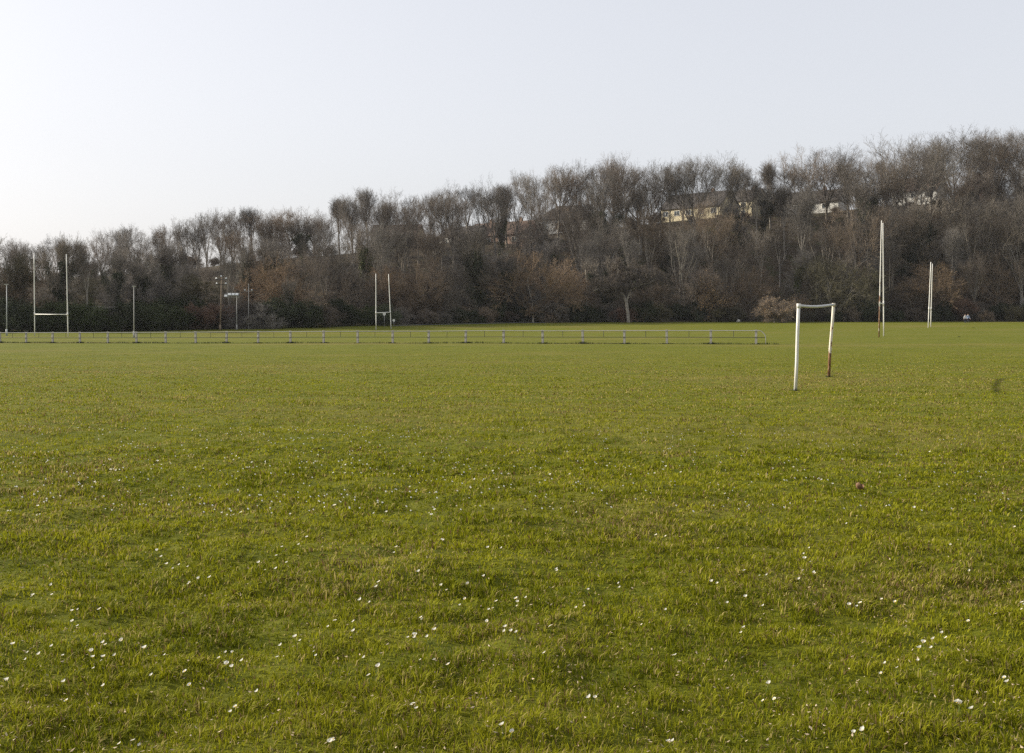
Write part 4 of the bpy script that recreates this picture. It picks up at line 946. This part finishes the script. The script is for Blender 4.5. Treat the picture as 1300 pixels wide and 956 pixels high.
def place_tree(kind, px, Y, top_py=None, hgt=None, row='mid', label=None, var=None, onhill=True, wide=1.0, rz=None):
    x = (px - PX0) / F * Y; z = hz1(x, Y) if (onhill and Y > float(Ze(px))) else gz1(x, Y)
    if top_py is not None: hgt = (at(px, top_py, Y).z - z)
    lst = PROTO[kind]; v = rt.randrange(len(lst)) if var is None else var; tm, cm, ex, H = lst[v]
    s = hgt / H; nm, desc, cat = NAMES[kind]
    zn = next(t for a, b, t in ZONES if a <= px < b)
    g = empty(nm, (x, Y, z), rt.uniform(0, 6.283) if rz is None else rz, label=label or ' '.join(f'{desc} {ROW[row]} {zn}'.split()[:99]), cat=cat, group=None if label else GRP[row])
    w = s * wide * rt.uniform(.9, 1.12); g.scale = (w, w, s)
    t = bpy.data.objects.new('trunk' if kind not in ('bush', 'gold', 'evergreen') else 'stems', tm); c = bpy.data.objects.new('foliage' if kind in ('evergreen', 'gold') else 'crown', cm)
    for o in (t, c): COL.objects.link(o); o.parent = g
    if ex:
        e = bpy.data.objects.new('ivy' if kind == 'ivy' else 'crown', ex); COL.objects.link(e); e.parent = g
    COUNT[cat] = COUNT.get(cat, 0) + 1
    return g
NEARH = ((838, 905), (925, 965), (1000, 1055), (1148, 1185), (622, 665))
def nearh(px, e=0): return any(a - e < px < b + e for a, b in NEARH)
# the tall trees whose crowns make the skyline, rooted on the upper slope
px = -75.0
while px < 1385:
    t = rt.uniform(.5, .88); Y = float(Ze(px) + t * (Zr(px) - Ze(px))); sk = float(SKY(px)) + abs(rt.gauss(0, 7)) - (5 if px < 560 else 8)
    dom = (990 < px < 1300 and rt.random() < .6) or rt.random() < .15
    place_tree('domed' if dom else 'slender', px, Y, top_py=sk, row='sky', wide=(1.2 if dom else 1.12))
    px += rt.uniform(12, 19) * (1.75 if dom else 1)
# a thinner row behind, on and past the brow
px = -60.0
while px < 1380:
    Y = float(Zr(px)) + rt.uniform(2, 30)
    place_tree('domed' if rt.random() < .4 else 'slender', px, Y, top_py=float(SKY(px)) + 8 + abs(rt.gauss(0, 9)), row='sky')
    px += rt.uniform(44, 76)
# slope trees
for t, lo_, hi_ in ((.55, 20, 56), (.26, 36, 90)):
    px = -90 + rt.uniform(0, 15)
    while px < 1390:
        Y = float(Ze(px) + (t + rt.uniform(-.12, .1)) * (Zr(px) - Ze(px)))
        k = rt.choices(['slender', 'spreading', 'ivy', 'domed'], [.64, .06, .2, .10])[0]
        x = (px - PX0) / F * Y; z = hz1(x, Y); sky_ = float(SKY(px)); ty = sky_ + rt.uniform(lo_, hi_)
        if px < 560: ty = sky_ + rt.uniform(13, 34) * (1 if t > .4 else 1.8)
        if nearh(px, 1) and rt.random() < .8: ty = max(ty, float(RY(px)) + rt.uniform(4, 22))
        cap = at(px, ty, Y).z - z
        place_tree(k, px, Y, hgt=min(max(cap, 7), 25 if k != 'spreading' else 13), row='mid', wide=1.1)
        px += rt.uniform(22, 38)
# scrub along the brow
px = -70.0
while px < 1380:
    Y = float(Zr(px)) - rt.uniform(1, 9)
    place_tree('bush' if rt.random() < .8 else 'evergreen', px, Y, hgt=rt.uniform(2.2, 5.0) * (.5 if any(a < px < b for a, b in ((838, 968), (1000, 1060), (1145, 1190), (620, 668))) else 1), row='sky', wide=1.2)
    px += rt.uniform(26, 46)
# foot trees
px = -90.0
while px < 1390:
    Y = float(Ze(px) + rt.uniform(.03, .2) * (Zr(px) - Ze(px)))
    k = rt.choices(['spreading', 'slender', 'ivy'], [.46, .34, .2])[0]
    if not (955 < px < 1010): place_tree(k, px, Y, hgt=rt.uniform(9, 14) if k == 'spreading' else rt.uniform(14, 21) * (1 if px > 560 else .8), row='foot')
    px += rt.uniform(21, 37)
# bushes along the edge
px = -95.0
while px < 1395:
    Y = float(Ze(px)) + rt.uniform(-1.5, 6)
    k = rt.choices(['bush', 'evergreen'], [.55, .45] if px > 470 else [.3, .7])[0]
    if not (960 < px < 1008): place_tree(k, px, Y, hgt=rt.uniform(2.6, 5.5) if px > 470 else rt.uniform(4, 6.5), row='foot', wide=1.15)
    px += rt.uniform(13, 25)
# particular trees
place_tree('gold', 983, 223, top_py=369, row='foot', label='rounded golden brown bush at the edge of the field left of the goal', wide=1.35, var=0)
place_tree('gold', 902, 234, top_py=338, row='foot', label='orange brown leafy small tree under the cream bungalow', wide=.8, var=0)
place_tree('gold', 1012, 236, top_py=366, row='foot', label='smaller tan bush tucked behind the golden bush', wide=1.0, var=0)
place_tree('spreading', 675, 228, top_py=310, row='foot', label='big round reddish brown tree at the wood edge right of the middle posts', wide=1.0, var=0)
place_tree('spreading', 1058, 233, top_py=318, row='foot', label='large rounded dense brown tree directly behind the football goal', wide=1.15, var=2)
place_tree('ivy', 636, 262, top_py=268, row='mid', label='tree with bright yellow green ivy on its trunk below the pink bungalow', wide=.45, var=1)
place_tree('ivy', 1112, 238, top_py=316, row='foot', label='olive ivy clad tree standing behind the rusty rugby posts', wide=.6, var=1)
place_tree('ivy', 1286, 250, top_py=252, row='mid', label='very dark evergreen looking ivy tree at the right edge', wide=1.1, var=0)
place_tree('ivy', 368, 198, top_py=348, row='foot', label='narrow dark ivy column tree right of the floodlight poles', wide=.5, var=2)
place_tree('slender', 110, 184, top_py=296, row='foot', label='tall forked tree with thick dark trunk behind the left rugby posts', var=3)
# crooked oak, dead snag, pale leaning dead tree
def custom(name, px, Y, parts, label, cat='tree'):
    x = (px - PX0) / F * Y; z = hz1(x, Y) if Y > float(Ze(px)) else gz1(x, Y)
    g = empty(name, (x, Y, z), 0, label=label, cat=cat); return g
g = custom('oak_tree', 798, 227, None, 'crooked oak with a thick limb arching left over the field edge')
S = 227 / F
T = []; C = []; ro = random.Random(9)
def limb(pts, r0, r1, lst=T):
    pts = [Vector((a * S, b, c * S)) for a, b, c in pts]
    for k in range(len(pts) - 1):
        ra = r0 + (r1 - r0) * k / (len(pts) - 1); rb = r0 + (r1 - r0) * (k + 1) / (len(pts) - 1)
        T.append((tuple(pts[k]), tuple(pts[k + 1]), ra, rb, 6))
    return pts
l1 = limb([(0, 0, -1), (-1, 0, 12), (-3, 0, 26), (-7, .2, 36), (-13, .3, 39), (-20, .2, 44), (-27, -.3, 41), (-35, -.5, 44), (-45, -.8, 40)], .40, .13)
l2 = limb([(-3, 0, 26), (2, .4, 40), (5, .5, 55), (12, 1, 68)], .25, .1)
l3 = limb([(-13, .3, 39), (-16, .8, 52), (-12, 1, 66), (-18, 1.4, 78)], .2, .08)
l4 = limb([(2, .4, 40), (14, -.5, 48), (26, -.8, 50), (36, -1, 57)], .17, .07)
for L_ in (l1[3:], l2[1:], l3, l4[1:]):
    for k in range(len(L_) * 4):
        i = ro.randrange(len(L_) - 1); p0 = L_[i].lerp(L_[i + 1], ro.random()); 
        T2, C2 = grow(ro.randrange(9999), 3.4, .06, .1, 1.3, .4, 9, 1.1, 1, .4, .18, .55, .017, (5, 4, 3))
        d = Vector((ro.gauss(0, .7), ro.gauss(0, .7), ro.uniform(-.2, 1))).normalized(); M3 = d.to_track_quat('Z', 'Y').to_matrix()
        for s in T2 + C2: C.append((tuple(M3 @ Vector(s[0]) + p0), tuple(M3 @ Vector(s[1]) + p0), s[2], s[3], 3 if s[4] == 6 else s[4]))
for nm, sg, mt in (('trunk', T, 'bark'), ('crown', C, 'twig_brown')):
    o = bpy.data.objects.new(nm, segs_to_mesh(sg, nm, [MAT[mt].name and mt])); COL.objects.link(o); o.parent = g
g = custom('dead_snag', 677, 226, None, 'pale broken dead trunk at the foot of the big reddish tree')
T = []; limb([(0, 0, -1), (-.5, 0, 10), (-1.5, 0, 20), (-1, 0, 27)], .26, .12); limb([(-1.3, 0, 17), (-6, 0, 21), (-10, 0, 21)], .1, .04); limb([(-1, 0, 24), (-6, .1, 44), (-8, .1, 58)], .12, .05); limb([(-1.2, 0, 13), (3, 0, 18), (5, 0, 25)], .08, .03)
o = bpy.data.objects.new('trunk', segs_to_mesh(T, 'trunk', ['bark_dead'])); COL.objects.link(o); o.parent = g
g = custom('dead_tree', 868, 238, None, 'pale bare dead tree leaning left halfway up below the cream bungalow')
T = []; limb([(0, -3, 0), (-4, -3, 35), (-7, -3, 62), (-13, -3, 88), (-14, -3, 98)], .15, .06); limb([(-4, -3, 35), (3, -3, 58), (10, -3.3, 82)], .09, .03); limb([(-1, -3, 50), (9, -3, 62), (14, -3, 75)], .07, .03)
limb([(-6, -3, 60), (-2, -3, 70), (1, -3, 86)], .09, .03)
o = bpy.data.objects.new('trunk', segs_to_mesh(T, 'trunk', ['bark_pale'])); COL.objects.link(o); o.parent = g

# undergrowth: thin saplings and bramble through the wood, as one mass
def undergrowth():
    r = random.Random(12); segs = []; leaves = []
    for k in range(1900):
        px = r.uniform(-80, 1380); t = r.random() ** 1.15 * 1.02 + .0
        Y = float(Ze(px) + t * (Zr(px) - Ze(px))); x = (px - PX0) / F * Y; segs.append((x, Y, t))
    a = np.array(segs); Z = hz(a[:, 0], a[:, 1]); out = []; 
    for (x, y, t), z in zip(segs, Z):
        h = r.uniform(.8, 2.6) if r.random() < .85 or t > .8 else r.uniform(3, 6); lean = (r.gauss(0, .18), r.gauss(0, .18))
        p0 = (x, y, z - .2); p1 = (x + lean[0] * h * .5, y + lean[1] * h * .5, z + h * .55); p2 = (x + lean[0] * h * 1.2, y + lean[1] * h, z + h)
        out.append((p0, p1, .03, .022, 1)); out.append((p1, p2, .022, .008, 1))
        for j in range(6):
            u = r.uniform(.2, 1); q = [p0[i] + (p2[i] - p0[i]) * u for i in range(3)]; L = h * .34
            e = (q[0] + r.gauss(0, L), q[1] + r.gauss(0, L), q[2] + abs(r.gauss(.4, .6)) * L)
            out.append((tuple(q), e, .017, .007, 1))
            e2 = (e[0] + r.gauss(0, L * .6), e[1] + r.gauss(0, L * .6), e[2] + r.gauss(0.2, .5) * L); m_ = tuple((q[i] + e[i]) / 2 for i in range(3)); out.append((m_, e2, .014, .006, 1))
        if r.random() < .22:
            for j in range(14): leaves.append((x + r.gauss(0, .7), y + r.gauss(0, .7), z + abs(r.gauss(0, .9))))
    o = bpy.data.objects.new('undergrowth', segs_to_mesh(out, 'undergrowth', ['scrub'])); COL.objects.link(o)
    tag(o, 'tangled brown saplings and brambles covering the wooded slope', 'undergrowth', kind='stuff')
    o = bpy.data.objects.new('bramble_leaves', leaf_cloud(leaves, .16, 'ivy', 'bramble_leaves', rl, .1)); COL.objects.link(o)
    tag(o, 'dark green bramble leaves low on the wooded slope', 'undergrowth', kind='stuff')
undergrowth()
print('COUNT', COUNT, 'daisies', nd)

# ------------------------------------------------------------------ haze

HAZE = 0.00007
if HAZE:
    m = MB(); x0, x1, y0, y1, z0, z1 = -420, 420, -40, 420, -6, 75
    m.box(((x0 + x1) / 2, (y0 + y1) / 2, (z0 + z1) / 2), (x1 - x0, y1 - y0, z1 - z0))
    mt = bpy.data.materials.new('haze'); mt.use_nodes = True; n = mt.node_tree; n.nodes.remove(n.nodes['Principled BSDF'])
    v = n.nodes.new('ShaderNodeVolumePrincipled'); v.inputs['Color'].default_value = (.93, .95, 1, 1); v.inputs['Density'].default_value = HAZE; v.inputs['Anisotropy'].default_value = 0
    n.links.new(v.outputs[0], n.nodes['Material Output'].inputs['Volume']); MAT['haze'] = mt
    tag(m.obj('haze', 'haze'), kind='stuff', label='thin pale haze in the air over the field', cat='haze')

# ------------------------------------------------------------------ light
EL, AZ = 24.4, -74       # sun height; azimuth clockwise from the view direction
sd = bpy.data.lights.new('sun', 'SUN'); sd.energy = 4.7; sd.angle = R(.53); sd.color = (1, .92, .78)
so = bpy.data.objects.new('sun', sd); COL.objects.link(so)
dirv = Vector((math.sin(R(AZ)) * math.cos(R(EL)), math.cos(R(AZ)) * math.cos(R(EL)), math.sin(R(EL))))
so.rotation_euler = dirv.to_track_quat('Z', 'Y').to_euler(); so.location = (-40, 0, 60)
wd = bpy.data.worlds.new('World'); SC.world = wd; wd.use_nodes = True; n = wd.node_tree; bg = n.nodes['Background']
sk = n.nodes.new('ShaderNodeTexSky'); sk.sky_type = 'NISHITA'; sk.sun_disc = False; sk.sun_elevation = R(EL); sk.sun_rotation = R(AZ)
sk.air_density = 1.0; sk.dust_density = 3.5; sk.ozone_density = 1.0; sk.altitude = 30
hsv = n.nodes.new('ShaderNodeHueSaturation'); hsv.inputs['Saturation'].default_value = .5
gm = n.nodes.new('ShaderNodeGamma'); gm.inputs['Gamma'].default_value = .40       # thin high haze evens the sky out
ml = n.nodes.new('ShaderNodeVectorMath'); ml.operation = 'MULTIPLY'; ml.inputs[1].default_value = (2.34, 2.33, 2.40)
n.links.new(sk.outputs[0], hsv.inputs['Color']); n.links.new(hsv.outputs[0], gm.inputs[0]); n.links.new(gm.outputs[0], ml.inputs[0])
n.links.new(ml.outputs[0], bg.inputs['Color']); bg.inputs['Strength'].default_value = .15

SC.view_settings.view_transform = 'Standard'; SC.view_settings.look = 'None'; SC.view_settings.exposure = 0.52; SC.view_settings.gamma = 1
SC.view_settings.use_curve_mapping = False
SC.render.engine = 'CYCLES'
c = SC.cycles; c.max_bounces = 5; c.diffuse_bounces = 2; c.glossy_bounces = 2; c.transmission_bounces = 3; c.volume_bounces = 0; c.transparent_max_bounces = 4
c.use_adaptive_sampling = False; c.sample_clamp_direct = 1.6; c.sample_clamp_indirect = 3.0; c.use_denoising = False; c.denoiser = 'OPENIMAGEDENOISE'; c.denoising_input_passes = 'RGB_ALBEDO_NORMAL'; c.denoising_prefilter = 'ACCURATE'; c.pixel_filter_type = 'BLACKMAN_HARRIS'; c.filter_width = 1.4
